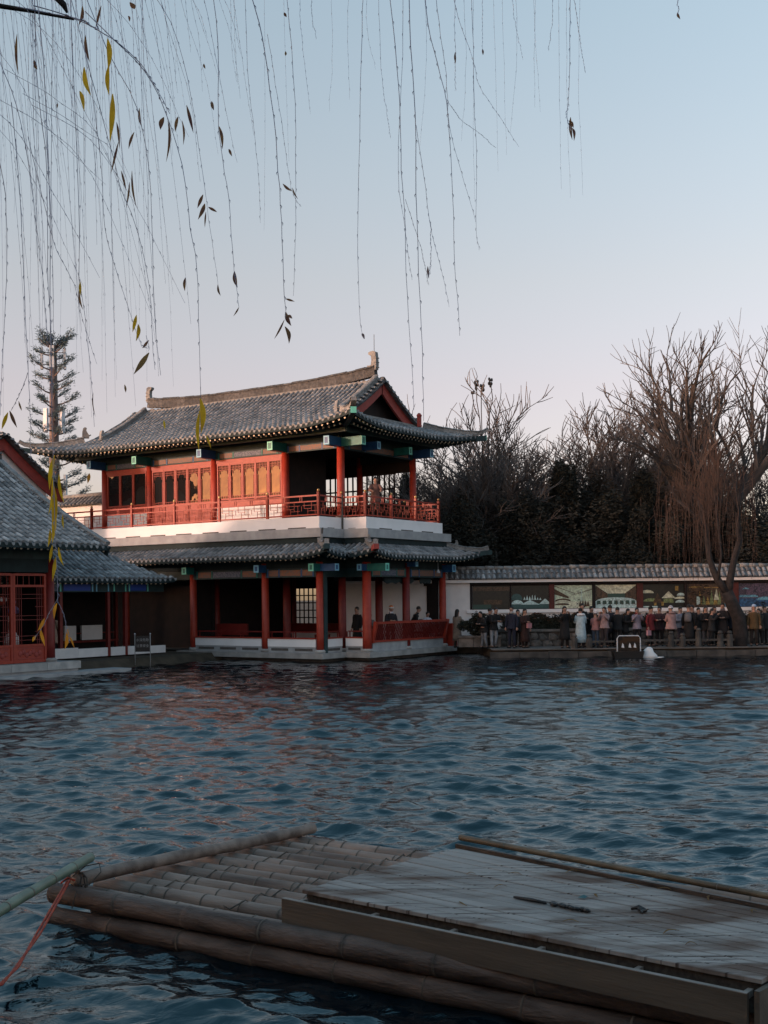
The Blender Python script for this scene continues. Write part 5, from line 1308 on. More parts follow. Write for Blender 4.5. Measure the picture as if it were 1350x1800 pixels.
# ---------------------------------------------------------------- disguised phone mast
MT = empty('disguised_phone_mast', pix(98, 1040, 78.0), 0, 'phone mast disguised as a pine tree with blue green branches and white antenna panels', 'mast')
MT.location.z = .3
rg = random.Random(31); sc_ = 78/F
topz = HC+(1055-594)*sc_-.3
s = MB(); s.smooth = True; s.tube([(0,0,0), (0,0,topz*.6), (0,0,topz-.5)], [.42, .34, .22], 12); s.build('trunk', M['mast'], MT)
def mast_branch(z, a, ln, rise):
    s = MB(); d = Vector((math.cos(a), math.sin(a), 0)); pts = [Vector((0,0,z))+d*(.25+ln*t)+Vector((0,0,rise*ln*(t**1.6))) for t in (0,.3,.6,1)]
    s.tube(pts, [.06,.05,.04,.02], 5); o = s.build('branch', M['mast'], MT)
    s = MB()
    for _ in range(int(40+55*ln)):
        t = rg.uniform(.35, 1.05)**.8; p = pts[0].lerp(pts[3], min(t, 1.05)); p.z = z+rise*ln*min(t,1.1)**1.6
        q = p+Vector((rg.gauss(0,.13), rg.gauss(0,.13), rg.gauss(.05,.09)))
        u = (d*rg.uniform(.3,1)+Vector((rg.uniform(-.7,.7), rg.uniform(-.7,.7), rg.uniform(-.1,.8)))).normalized()*rg.uniform(.12,.24)
        v = u.cross(Vector((rg.random(), rg.random(), rg.random()))).normalized()*.022
        s.add([q-v, q+v, q+u+v*.4, q+u-v*.4], [(0,1,2,3)]); v2 = v.cross(u).normalized()*.022; s.add([q-v2, q+v2, q+u+v2*.4, q+u-v2*.4], [(0,1,2,3)])
    s.build('needles', M['pine'], o, kind='stuff')
for k in range(64):
    z = topz*(.36+.62*(k/63)); t = (z/topz-.36)/.64
    mast_branch(z, k*2.4+rg.uniform(-.4,.4), (1.75-.75*t)*rg.uniform(.6, 1.15), rg.uniform(.25,.6))
for k in range(9): mast_branch(topz-.6, k*.7, rg.uniform(.4,.9), rg.uniform(.5,1.2))
for (f, n) in ((.93, 3), (.72, 3), (.50, 2)):
    for k in range(n+1):
        a = k*2*math.pi/(n+1)+.5+f*3; c = Vector((math.cos(a)*.75, math.sin(a)*.75, topz*f)); s = MB(); s.cbox(c, (.30,.16,1.45), a+math.pi/2); o = s.build('antenna_panel', M['antenna'], MT)
        s = MB(); s.tube([(0,0,c.z+.4), (c.x*.9, c.y*.9, c.z+.4)], .03, 5); s.tube([(0,0,c.z-.4), (c.x*.9, c.y*.9, c.z-.4)], .03, 5); s.build('bracket', M['mast'], o)

# ---------------------------------------------------------------- trees
def bare_tree(rg, h, spread, levels=5, trunk_r=.2, first=.28, up=.35, n1=5, twist=.25, minr=.012, len_k=.68, nk=(3, 4, 5)):
    tr = MB(); tr.smooth = True; br = MB()
    def grow(p, d, ln, r, lv, side):
        n = 5 if lv < 3 else 3; pts = [p]; rr = [r]; dd = d.copy(); st = ln/n; dirs = [dd.copy()]
        curl = Vector((rg.gauss(0, 1), rg.gauss(0, 1), rg.gauss(0, .5)))*twist*.30
        for i in range(n):
            w_ = twist*(1 if lv else .4)
            dd = (dd+curl+Vector((rg.gauss(0, w_*.5), rg.gauss(0, w_*.5), rg.gauss(0, w_*.3)+up*.16*(lv > 0)))).normalized()
            pts.append(pts[-1]+dd*st); rr.append(max(minr*.5, r*(1-.55*(i+1)/n))); dirs.append(dd.copy())
        (tr if lv <= 1 else br).tube(pts, rr, 8 if lv == 0 else 6 if lv == 1 else 4 if lv == 2 else 3, caps=False)
        if lv >= levels: return
        nc = n1 if lv == 0 else rg.choice(nk)
        for c in range(nc):
            t = (c+rg.uniform(.3, 1))/nc*.8+.2 if lv else rg.uniform(.72, 1.0)
            q = min(t, 1)*n; i = min(int(q), n-1); pp = pts[i].lerp(pts[i+1], q-i); r0 = (rr[i]*.55 if lv else r*.62)
            if lv == 0: a = 2*math.pi*(c+rg.uniform(-.3, .3))/nc; ax = Vector((math.cos(a), math.sin(a), 0)); sp_ = spread*rg.uniform(.45, 1.15)
            else:
                ax = Vector((rg.gauss(0,1), rg.gauss(0,1), rg.gauss(0,.5))); ax = (ax-dirs[i]*ax.dot(dirs[i])).normalized(); sp_ = rg.uniform(.45, .95)
            nd = (dirs[i]+ax*sp_+Vector((0, 0, up*.35))).normalized()
            grow(pp, nd, ln*len_k*rg.uniform(.7, 1.15)*(2.1 if lv == 0 else 1)*(1-.25*t if lv else 1), max(r0, minr), lv+1, c)
    grow(Vector((0, 0, 0)), Vector((rg.uniform(-.06,.06), rg.uniform(-.06,.06), 1)).normalized(), h*first, trunk_r, 0, 0)
    return tr, br
class TreeKind:
    def __init__(s, seed, bark, twig, **kw):
        tr, br = bare_tree(random.Random(seed), **kw); s.tm = tr.mesh('trunk', bark); s.bm = br.mesh('branches', twig)
        s.h = max(v.co.z for v in s.bm.vertices)
def plant_bare(kind, name, px, d, top_py, label, group, rz=0.0, wid=1.0):
    p = pix(px, 1049, d); zt = HC+(1049-top_py-(px-675)*ROLL)*d/F-.3; k = zt/kind.h
    e = empty(name, (p.x, d, .28), rz, label, 'tree', group); e.scale = (k*wid, k*wid, k)
    link_copy('trunk', kind.tm, e); o = link_copy('branches', kind.bm, e); o['kind'] = 'stuff'
    return e
K1 = TreeKind(101, M['bark_grey'], M['bark_grey'], h=9, spread=.45, levels=4, trunk_r=.14, n1=5, up=.5, minr=.014, nk=(5, 6, 7))
K2 = TreeKind(102, M['bark_grey'], M['bark_grey'], h=9, spread=.6, levels=4, trunk_r=.13, n1=6, up=.35, minr=.014, nk=(5, 6, 7))
K3 = TreeKind(103, M['bark'], M['bark_warm'], h=9, spread=.8, levels=4, trunk_r=.14, n1=7, up=.2, minr=.014, nk=(6, 7, 8))
K4 = TreeKind(104, M['bark'], M['bark_warm'], h=9, spread=.5, levels=4, trunk_r=.13, n1=6, up=.4, minr=.014, nk=(5, 6, 7))
GT = 'bare winter trees behind the exhibition wall'
TL = [
 (K2, 800, 58, 742, 'short bare tree peeping over the right eave tip'), (K1, 858, 60, 690, 'slim bare tree just right of the pavilion roof'), (K4, 900, 62, 706, 'grey bare tree standing between slim bare tree and evergreens'),
 (K1, 968, 61, 692, 'bare tree with many upright twigs above the tallest evergreen tip'), (K2, 935, 66, 712, 'pale bare tree far behind the grey bare trees'), (K4, 1015, 64, 704, 'fan shaped bare tree above the middle of the evergreens'),
 (K3, 1050, 62, 745, 'low reddish bare tree left of the big bare trees'), (K3, 830, 57, 772, 'low brown bare tree behind the balcony corner'), (K3, 745, 60, 790, 'warm brown bare tree seen through the open balcony'),
 (K2, 700, 62, 800, 'tangled bare tree seen between the upper columns'), (K3, 1105, 64, 760, 'reddish bare tree beneath the big spreading tree'), (K3, 1345, 63, 740, 'reddish bare tree at the right edge'), (K3, 890, 57, 790, 'low brown thicket tree in front of the slim bare trees'), (K2, 1075, 70, 735, 'distant pale bare tree in the gap above the evergreens'), (K1, 620, 66, 830, 'bare tree glimpsed behind the balcony lattice'), (K1, 170, 80, 850, 'thin bare tree between the phone mast and the pavilion')]
for i, (k_, px, d, ty, lb) in enumerate(TL): plant_bare(k_, 'bare_tree', px, d, ty-(22 if 905 < px < 1030 else 0), lb, GT, i*1.3, 1.05)
KB = TreeKind(211, M['bark'], M['bark_warm'], h=12, spread=.75, levels=4, trunk_r=.26, n1=6, up=.42, minr=.012, first=.24, len_k=.66, nk=(4, 5, 6))
KC = TreeKind(214, M['bark'], M['bark_warm'], h=12, spread=.6, levels=4, trunk_r=.26, n1=6, up=.55, minr=.012, first=.24, len_k=.66, nk=(4, 5, 6, 7))
plant_bare(KC, 'bare_tree', 1215, 56, 508, 'tallest bare tree with long upright limbs against the sky', GT, 4.9, 1.0)
plant_bare(KB, 'bare_tree', 1325, 57, 540, 'big bare tree cut by the right edge of the photo', GT, 2.9, .85)
plant_bare(KB, 'bare_tree', 1130, 58, 625, 'big bare tree spreading its limbs to the left over the evergreens', GT, .4, 1.1)

# dark seed heads on thin stems
SD = empty('seed_head_plant', pix(845, 1040, 57.0), 0, 'thin bare sapling topped by dark seed clusters above the right eave', 'plant'); SD.location.z = .3
bp_ = pix(848, 790, 57.0)-SD.location
s = MB(); s.tube([(0,0,0), (bp_.x, 0, bp_.z*.7), tuple(bp_)], [.05,.04,.03], 5); s.build('stem', M['bark'], SD)
for pth in (((848,790),(843,735),(838,705),(838,676)), ((848,790),(846,720),(846,690),(848,678)), ((848,790),(858,740),(866,700),(862,672)), ((843,735),(833,715),(830,690))):
    p = [pix(a, b, 57.0)-SD.location for a, b in pth]; s = MB(); s.tube(p, [.022]*len(p), 4); st = s.build('stem', M['bark'], SD)
    c = p[-1]; s = MB(); n = 9 if len(pth) == 4 else 2
    for q in range(n): s.ball(c+Vector((rg.uniform(-.08,.08), rg.uniform(-.06,.06), rg.uniform(-.22,.18) if n > 3 else 0)), (.06,.06,.09), 6, 5)
    s.build('seed_cluster', M['rag'], st)

# evergreens
def ever_mesh(seed, conic, m, n=17000, size=.105):
    rg = random.Random(seed); s = MB(); lobes = []
    for k in range(26):
        z = rg.uniform(.08, .92); r = (1-z)**.7 if conic else math.sqrt(max(.05, 1-(2*z-1)**2*.8))
        a = rg.uniform(0, 6.283); q = rg.uniform(.2, .85)*r
        lobes.append((math.cos(a)*q, math.sin(a)*q, z, rg.uniform(.16, .34)*(r+.25)))
    for _ in range(n):
        c = rg.choice(lobes); p = Vector((rg.gauss(0,1), rg.gauss(0,1), rg.gauss(0,.8))).normalized()*c[3]*(rg.random()**.33)
        x, y, z = c[0]+p.x, c[1]+p.y, c[2]+p.z*.75
        q = Vector((x*2.6, y*2.6, z*7.0)); a = rg.uniform(0, 6.283); u = Vector((math.cos(a), math.sin(a), rg.uniform(-.5, .7))).normalized()*size*rg.uniform(.6, 1.5); v = u.cross(Vector((rg.gauss(0,1), rg.gauss(0,1), rg.gauss(0,1)))).normalized()*size*rg.uniform(.25,.5)
        s.add([q-u, q-v, q+u, q+v], [(0,1,2,3)])
    return s.mesh('crown', m)
EV = [ever_mesh(1, False, M['ever']), ever_mesh(2, True, M['ever']), ever_mesh(3, False, M['ever2']), ever_mesh(5, False, M['ever'])]
s = MB(); s.smooth = True; s.tube([(0,0,-1), (0,0,3), (.1,0,6)], [.16,.12,.05], 7); EVT = s.mesh('trunk', M['bark'])
def plant_ever(k, px, d, top, wid, label, group='dark evergreens behind the exhibition wall', rz=0, zb=.6):
    p = pix(px, 1049, d); zt = HC+(1049-top-(px-675)*ROLL)*d/F
    e = empty('evergreen_tree', (p.x, d, zb), rz, label, 'tree', group); sz = (zt-zb)/7.2; e.scale = (wid, wid, sz)
    link_copy('trunk', EVT, e); o = link_copy('crown', EV[k], e); o['kind'] = 'stuff'
for i, (k, px, d, top, wd, lb) in enumerate((
 (0, 800, 54.5, 832, .75, 'dark evergreen close behind the balcony corner'), (2, 848, 56.5, 815, .9, 'brownish evergreen right of the balcony'), (3, 905, 54.8, 822, .9, 'rounded evergreen left of the pointed one'), (1, 990, 55.5, 780, .9, 'pointed evergreen rising highest in the middle'),
 (0, 958, 54.6, 838, .8, 'low evergreen beneath the pointed one'), (3, 1060, 55.2, 815, 1.0, 'broad evergreen right of the pointed one'), (2, 1110, 56.5, 800, .9, 'brownish evergreen beneath the spreading bare tree'), (0, 1160, 54.8, 850, .9, 'dark evergreen left of the weeping willow'), (3, 1225, 56.2, 850, 1.0, 'dark evergreen behind the weeping twigs'),
 (1, 1130, 54.5, 795, .7, 'narrow evergreen tip among the reddish branches'), (0, 1290, 55.5, 850, 1.0, 'dark evergreen right behind the willow trunk'), (3, 1350, 54.8, 858, 1.0, 'dark evergreen at the right edge of the photo'), (2, 750, 60.5, 880, .8, 'low evergreen seen behind the balcony rail'), (0, 690, 62, 880, .8, 'low evergreen seen through the lower pavilion'), (2, 1020, 58.5, 790, .9, 'far evergreen behind the pointed one'), (0, 875, 53.8, 895, .8, 'bushy evergreen low behind the wall coping'), (3, 1010, 53.8, 900, .85, 'spreading evergreen low behind the wall coping'), (0, 1095, 53.9, 905, .8, 'lowest evergreen behind the wall coping'), (1, 718, 61, 800, .45, 'slim dark evergreen seen through the open balcony'), (0, 1200, 53.9, 930, .9, 'dark shrubby evergreen beside the willow twigs'), (3, 1330, 53.9, 930, .9, 'dark shrubby evergreen right of the willow'), (0, 835, 58.5, 870, 1.0, 'dark evergreen far back beside the lower eave tip'), (3, 930, 58.8, 868, 1.0, 'dark evergreen far back left of the pointed one'), (0, 1085, 58.7, 866, 1.0, 'dark evergreen far back beneath the reddish tree'), (3, 1185, 58.4, 868, 1.0, 'dark evergreen far back left of the weeping twigs'), (0, 1265, 58.9, 868, 1.0, 'dark evergreen far back behind the willow fork'), (3, 1320, 58.6, 868, 1.0, 'dark evergreen far back near the right edge'))):
    plant_ever(k, px, d, top+(14 if k == 1 else 42), wd, lb, rz=i*1.1)
# unseen trees added on the left to block low sun and fill window reflections
rg = random.Random(401)
OFF = [(-31+rg.uniform(-1.5, 1.5), 10+i*2.3, rg.uniform(6.0, 7.0), rg.uniform(1.4, 1.8)) for i in range(21)]+[(-17+i*2.1+rg.uniform(-.5, .5), 3.5-i*.95+rg.uniform(-.5, .5), rg.uniform(7.0, 9.0), rg.uniform(1.3, 1.6)) for i in range(8)]
for i, (x, y, h_, w_) in enumerate(OFF):
    e = empty('evergreen_tree', (x, y, .2), i, 'unseen evergreen tree added on the near bank to block the low sun', 'tree', 'added trees on the near bank'); e.scale = (w_, w_, h_/7.2)
    link_copy('trunk', EVT, e); o = link_copy('crown', EV[i % 4], e); o['kind'] = 'stuff'
for i, (x, y, k) in enumerate(((-27, 24, .55), (-26, 14, .6))):
    e = empty('bare_tree', (x, y, .2), i, 'unseen tall bare tree added on the left bank for shade and reflections', 'tree', 'added bare trees on the left bank'); e.scale = (k, k, k); link_copy('trunk', KB.tm, e); o = link_copy('branches', KB.bm, e); o['kind'] = 'stuff'

# weeping willow on the far shore
WW = empty('weeping_willow', (pix(1290, 1140, 48.5).x, 48.5, .33), 0, 'dark forked willow trunk on the far shore with rust coloured weeping twigs', 'tree')
o0 = WW.location
def wp(px, py, d=48.5): return pix(px, py, d)-o0
s = MB(); s.smooth = True
s.tube([wp(1296,1150), wp(1302,1115), wp(1298,1085), wp(1286,1060), wp(1278,1040)], [.38,.32,.29,.27,.24], 12)
s.build('trunk', M['limb'], WW)
for pth, r in ((((1278,1042),(1262,1020),(1253,1000),(1246,978),(1240,930),(1228,880)), .17), (((1280,1045),(1284,1015),(1290,985),(1300,950),(1296,900),(1305,850)), .18), (((1240,930),(1215,900),(1190,880)), .06), (((1296,900),(1275,850),(1270,810)), .06), (((1262,1020),(1268,975),(1262,920),(1255,860)), .06)):
    s = MB(); s.smooth = True; p = [wp(a, b, 48.5+.1*i) for i, (a, b) in enumerate(pth)]; s.tube(p, [r*(1-.11*i) for i in range(len(p))], 8); s.build('limb', M['limb'], WW)
rg = random.Random(77)
for c in range(34):
    s = MB(); px = 1250+rg.gauss(0, 42); px = min(max(px, 1160), 1345); env = ((px-1252)/85)**2
    top = 800+env*45+rg.uniform(-45, 75); bot = min(1000, top+rg.uniform(60, 190)) if rg.random() < .55 else rg.uniform(935, 1003)
    d = 48.5+rg.uniform(-1.6, 2.2); lean = rg.gauss(0, 5)
    for k in range(5):
        x0 = px+rg.gauss(0, 9); t0 = top+rg.gauss(0, 22); b0 = max(t0+40, bot+rg.gauss(0, 26)); dd = d+rg.gauss(0, .25); a0 = (1262-x0)*rg.uniform(.2, .7)
        pts = [wp(x0+a0, t0+rg.uniform(10, 50), dd), wp(x0+a0*.6, t0+6, dd), wp(x0+a0*.15, t0, dd), wp(x0-2+rg.gauss(0,2), t0+.15*(b0-t0), dd), wp(x0-3+lean+rg.gauss(0,3), t0+.55*(b0-t0), dd), wp(x0-2+lean*1.4+rg.gauss(0,5), b0, dd)]
        s.tube(pts, [.012,.010,.009,.009,.008,.005], 3, caps=False)
    s.build('weeping_twigs', M['bark_or'], WW, kind='stuff')

# ---------------------------------------------------------------- bamboo raft
RO = Vector((-2.58, 9.20, 0)); RA = math.atan2(-.530, .848)
RT = empty('bamboo_raft', RO, RA, 'weathered bamboo raft floating in the foreground with a grey plank deck on top', 'raft')
RM = Matrix.Translation(RO) @ Matrix.Rotation(RA, 4, 'Z'); RMi = RM.inverted()
M['bamboo_rail'] = mat('brown bamboo rail', (.06,.042,.025), .55, (.14,.10,.06), 3, 6, .3, 22)
def bamboo(x0, x1, y, z, r, m='bamboo', parent=RT, seed=0, y1=None, z1=None, name='bamboo_pole', nl=.36, dent=False):
    rg = random.Random(seed); n = max(2, int(abs(x1-x0)/nl)); pts = []; rr = []
    y1 = y if y1 is None else y1; z1 = z if z1 is None else z1
    bow = rg.uniform(-.012, .012); off = rg.uniform(-.1, .1); nodes = []
    for i in range(n+1):
        t = min(max((i+(off if 0 < i < n else 0))/n, 0), 1); nodes.append(t)
    T_ = []
    for i in range(n):
        a, b = nodes[i], nodes[i+1]; w_ = (b-a)
        T_ += [(a, 1.03), (a+w_*.05, .995), (a+w_*.5, .98), (a+w_*.94, .995), (b-.0001, 1.035)]
    for t, k in T_:
        pts.append((x0+(x1-x0)*t, y+(y1-y)*t+bow*math.sin(t*math.pi)*3, z+(z1-z)*t+bow*math.sin(t*3+seed))); rr.append(r*k*(1-(.0 if dent else .12)*t)*(1+(rg.uniform(-.04, .05) if dent else rg.uniform(-.012, .012))))
    s = MB(); s.smooth = True; s.tube(pts, rr, 14); o = s.build(name, M[m], parent)
    s = MB(); s.smooth = True
    for i in range(1, n):
        t = nodes[i]; c = Vector((x0+(x1-x0)*t, y+(y1-y)*t+bow*math.sin(t*math.pi)*3, z+(z1-z)*t+bow*math.sin(t*3+seed)))
        s.tube([c-Vector((.007,0,0)), c+Vector((.007,0,0))], r*(1-(.0 if dent else .12)*t)*1.05, 14)
    if s.v: s.build('node_ring', M['bamboo_node'], o, kind='stuff')
    # cut open end
    s = MB(); c = Vector(pts[0]); s.tube([c-Vector((.002,0,0)), c-Vector((.004,0,0))], r*.72, 12); s.build('hollow_end', M['twine'], o)
    return o
rg = random.Random(9)
ZP = .20
ys = [.22+.212*k for k in range(12)]
for i, y in enumerate(ys):
    bamboo(-.10+.12*y+rg.uniform(-.05, .05), 5.45, y, ZP+rg.uniform(-.012, .012), .078+rg.uniform(-.008, .007), seed=i+1)
for i, y in enumerate((.33, .75, 1.17, 1.60, 2.02, 2.44)): bamboo(.05, 5.4, y, .05, .06, 'bamboo_dark', seed=40+i)  # lower layer coloured darker so the gaps above it look shaded
bamboo(-.06, 5.50, 0.0, .235, .080, 'log', seed=61, nl=.62, z1=.215, dent=True); bamboo(-.04, 5.45, -.03, .06, .082, 'log', seed=62, nl=.62, z1=.04, dent=True)
def cross(x, y0, y1, z, r, m='bamboo', nm='cross_log', seed=0, xx=0.0):
    pts = []; rr = []; n = 40; rg = random.Random(seed); bumps = [(rg.random(), rg.uniform(.03, .10)) for _ in range(9)]
    for i in range(n+1):
        t = i/n; bump = sum(h_*math.exp(-((t-q)*34)**2) for q, h_ in bumps)
        pts.append((x+xx*t+.012*math.sin(t*5+seed), y0+(y1-y0)*t, z+.012*math.sin(t*4+1))); rr.append(r*(1+bump-.05*t))
    s = MB(); s.smooth = True; s.tube(pts, rr, 14); o = s.build(nm, M[m], RT)
    s = MB(); s.smooth = True
    for q, h_ in bumps:
        a = rg.uniform(.3, 1.4); c = Vector(pts[int(q*n)]); s.ball(c+Vector((-math.cos(a)*r, 0, math.sin(a)*r)), (.013,.016,.013), 6, 5)
    s.build('knot', M['twine'], o, kind='stuff')
    return o
cross(.12, .03, 2.74, .335, .052, 'bamboo', seed=3, xx=.36)
# lashing at the near left corner
s = MB()
for k in range(4):
    c = Vector((.12+.03*(k-1.5), .06+rg.uniform(-.03,.03), .31)); ring = [c+Vector((math.cos(a)*.085+rg.uniform(-.012,.012), rg.uniform(-.012,.012)+.02*math.sin(a), math.sin(a)*.10)) for a in [q*math.pi/5 for q in range(11)]]
    s.tube(ring, .007, 5)
s.tube([(.12,.02,.38),(.20,.08,.46),(.29,.14,.48),(.33,.12,.42),(.28,.04,.33),(.18,.0,.33)], .005, 5); s.tube([(.1,.05,.36),(.04,.1,.44),(-.03,.08,.42),(.0,.02,.35)], .005, 5)
s.tube([(.25,-.06,.30),(.27,-.10,.26),(.26,-.12,.18)], .005, 5)
s.build('rope_lashing', M['twine'], RT)
for x in (.55, 1.45):
    s = MB(); pts = [(x+.12*y+rg.uniform(-.03,.03), y+.106*k_, ZP+(.084 if k_ == 0 else .03)) for y in ys for k_ in (0, 1)]; s.tube(pts, .006, 5); s.build('twine', M['bamboo_node'], RT)
# deck of planks lying askew on the raft
dNL, dNR, dFL, dFR = Vector((-.60, 8.20, 0)), Vector((1.99, 6.18, 0)), Vector((.58, 9.50, 0)), Vector((2.87, 7.12, 0))
DA = math.atan2(dNR.y-dNL.y, dNR.x-dNL.x); ZD = .50
DK = empty('plank_deck', dNL, DA, 'deck of worn pale grey planks with a dark front board lying on the bamboo raft', 'deck')
DM = Matrix.Translation(dNL) @ Matrix.Rotation(DA, 4, 'Z'); DMi = DM.inverted()
q00, q10, q01, q11 = [DMi @ p for p in (dNL, dNR, dFL, dFR)]
def dq(u, v): return q00*(1-u)*(1-v)+q10*u*(1-v)+q01*(1-u)*v+q11*u*v
M['plank'] = mat('worn grey planks', (.18,.165,.155), .8, (.31,.288,.27), 1.6, 8, .35, 20, stretch=(.35,3.5,1), objvar=.08, lo=.3, hi=.7)
def add_stain(m):
    t = m.node_tree; b = t.nodes['Principled BSDF']; src = b.inputs['Base Color'].links[0].from_socket
    g = t.nodes.new('ShaderNodeNewGeometry'); mp = t.nodes.new('ShaderNodeMapping'); mp.inputs['Rotation'].default_value = (0, 0, -RA); mp.inputs['Scale'].default_value = (.9, 3.0, 1)
    t.links.new(g.outputs['Position'], mp.inputs[0]); n = t.nodes.new('ShaderNodeTexNoise'); n.inputs['Scale'].default_value = 1.3; n.inputs['Detail'].default_value = 6; t.links.new(mp.outputs[0], n.inputs[0])
    r = t.nodes.new('ShaderNodeValToRGB'); r.color_ramp.elements[0].position = .47; r.color_ramp.elements[1].position = .62; t.links.new(n.outputs['Fac'], r.inputs[0])
    mx = t.nodes.new('ShaderNodeMixRGB'); mx.inputs[2].default_value = (.085,.052,.038,1); t.links.new(r.outputs[0], mx.inputs[0]); t.links.new(src, mx.inputs[1])
    # fine dark weather cracks along the grain
    mp2 = t.nodes.new('ShaderNodeMapping'); mp2.inputs['Rotation'].default_value = (0, 0, -RA); mp2.inputs['Scale'].default_value = (1.2, 38, 1); t.links.new(g.outputs['Position'], mp2.inputs[0])
    n2 = t.nodes.new('ShaderNodeTexNoise'); n2.inputs['Scale'].default_value = 1.0; n2.inputs['Detail'].default_value = 3; t.links.new(mp2.outputs[0], n2.inputs[0])
    r2 = t.nodes.new('ShaderNodeValToRGB'); r2.color_ramp.elements[0].position = .60; r2.color_ramp.elements[1].position = .66; t.links.new(n2.outputs['Fac'], r2.inputs[0])
    mx2 = t.nodes.new('ShaderNodeMixRGB'); mx2.inputs[2].default_value = (.05,.035,.03,1); t.links.new(r2.outputs[0], mx2.inputs[0]); t.links.new(mx.outputs[0], mx2.inputs[1]); t.links.new(mx2.outputs[0], b.inputs['Base Color'])
add_stain(M['plank'])
npl = 14; LN = (dNR-dNL).length
for i in range(npl):
    v0 = i/npl; v1 = (i+1)/npl-rg.uniform(.003, .007); s = MB(); zt = ZD-.002+rg.uniform(-.004, .003); a, b = rg.uniform(-.004, .004), 1+rg.uniform(-.004, .004)
    n = 8; vs = []; tw_ = rg.uniform(-.003, .003)
    for k in range(n+1):
        u = a+(b-a)*k/n; w1 = rg.uniform(-.0008, .0008); A_, B_ = dq(u, v0+w1), dq(u, v1+w1); e_ = (B_-A_).normalized()*.006; zz = zt+tw_*(k/n-.5)
        for p_, z_ in ((A_, zz-.004), (A_+e_, zz), (B_-e_, zz), (B_, zz-.004), (B_, zz-.026), (A_, zz-.026)): vs.append((p_.x, p_.y, z_))
    fs = [(0,1,2,3,4,5), tuple(n*6+q for q in (5,4,3,2,1,0))]
    for k in range(n):
        for q in range(6): fs.append((k*6+q, (k+1)*6+q, (k+1)*6+(q+1) % 6, k*6+(q+1) % 6))
    s.add(vs, fs); s.build('plank', M['plank'], DK)
core = [dq(.004, .02), dq(.992, .02), dq(.992, .98), dq(.004, .98)]
s = MB(); s.prism([(p.x, p.y) for p in core], .30, ZD-.03); s.build('deck_gap_shade', M['twine'], DK)  # dark block added so the gap under the planks reads as shade
for k in range(6):
    x = .02+k*.635; s = MB(); s.box(x, x+.03, -.078, .012, .40, .437); s.build('batten', M['fascia_top'], DK)
s = MB(); s.box(-.09, LN-.05, -.112, -.080, .275, .443); fo = s.build('fascia_board', M['fascia'], DK)
s = MB(); s.box(-.09, LN-.05, -.113, -.079, .4435, .448); s.build('board_edge', M['fascia_top'], fo)  # paler strip along the top edge of the front board
s = MB(); a = dq(1, 0); b = dq(1, 1); s.bar((a.x-.0, a.y-.10, .37), (b.x, b.y, .37), .03, .19); s.build('fascia_board', M['fascia'], DK)
s = MB(); a = dq(-.01, 1.012); b = dq(1.1, 1.012); s.bar((a.x, a.y, .475), (b.x, b.y, .475), .03, .10); s.build('edge_board', M['bamboo_dark'], DK)
# bamboo handrail lying along the far edge
p0 = RMi @ Vector((.63, 9.95, 0)); p1 = RMi @ Vector((3.0, 7.52, 0))
rl = bamboo(p0.x, p1.x, p0.y, .495, .026, 'bamboo_rail', seed=71, y1=p1.y, z1=.48, nl=.45, name='edge_pole')
# litter on the deck
def litter(px, py, name, label, cat, mk, **kw):
    p = pixz(px, py, ZD+.001); s = MB(); mk(s); return s.build(name, M[kw['m']], None, label, cat, kw.get('group'), loc=(p.x, p.y, ZD+.001), rz=kw.get('rz', RA))
def rag(s):
    r = random.Random(2); s.smooth = True
    s.tube([(-.32,.05,.006),(-.18,.02,.012),(-.06,.0,.010)], [.008,.014,.010], 6)
    for k in range(9): s.ball((-.02+.032*k+r.uniform(-.01,.01), -.01*k*.6+r.uniform(-.012,.012), .012), (.03,.018,.014), 7, 5)
    s.tube([(.05,.03,.006),(-.15,.05,.005),(-.3,.07,.005)], .004, 5)
litter(975, 1592, 'black_rag', 'crumpled strip of black plastic lying on the middle of the deck', 'rag', rag, m='rag')
def knot(s):
    s.smooth = True; s.tube([(-.05,.0,.006),(0,.02,.02),(.05,-.005,.01),(.03,-.03,.008),(.05,-.06,.006)], [.008,.018,.014,.01,.006], 6); s.ball((.02,0,.012), (.03,.02,.014), 7, 5)
litter(1122, 1601, 'black_knot', 'small black knot of plastic on the right part of the deck', 'plastic', knot, m='rag')
def scrap(s): s.add([(-.03,-.015,.004),(.02,-.02,.006),(.035,.01,.012),(0,.025,.02),(-.025,.012,.008)], [(0,1,2,3,4)])
litter(1024, 1579, 'plastic_scrap', 'tiny teal scrap of plastic behind the black rag', 'scrap', scrap, m='teal_bit')
def leafm(s, L_=.10, w=.011, curl=.02):
    n = 6; vs = []
    for k in range(n+1):
        t = k/n; ww = w*math.sin(math.pi*min(max(t, .04), .97))**.8; c = (L_*(t-.5), curl*math.sin(t*3), .004+.012*math.sin(t*math.pi))
        vs += [(c[0], c[1]-ww, c[2]), (c[0], c[1], c[2]+.003), (c[0], c[1]+ww, c[2])]
    s.add(vs, [q for k in range(n) for q in ((3*k, 3*k+3, 3*k+4, 3*k+1), (3*k+1, 3*k+4, 3*k+5, 3*k+2))])
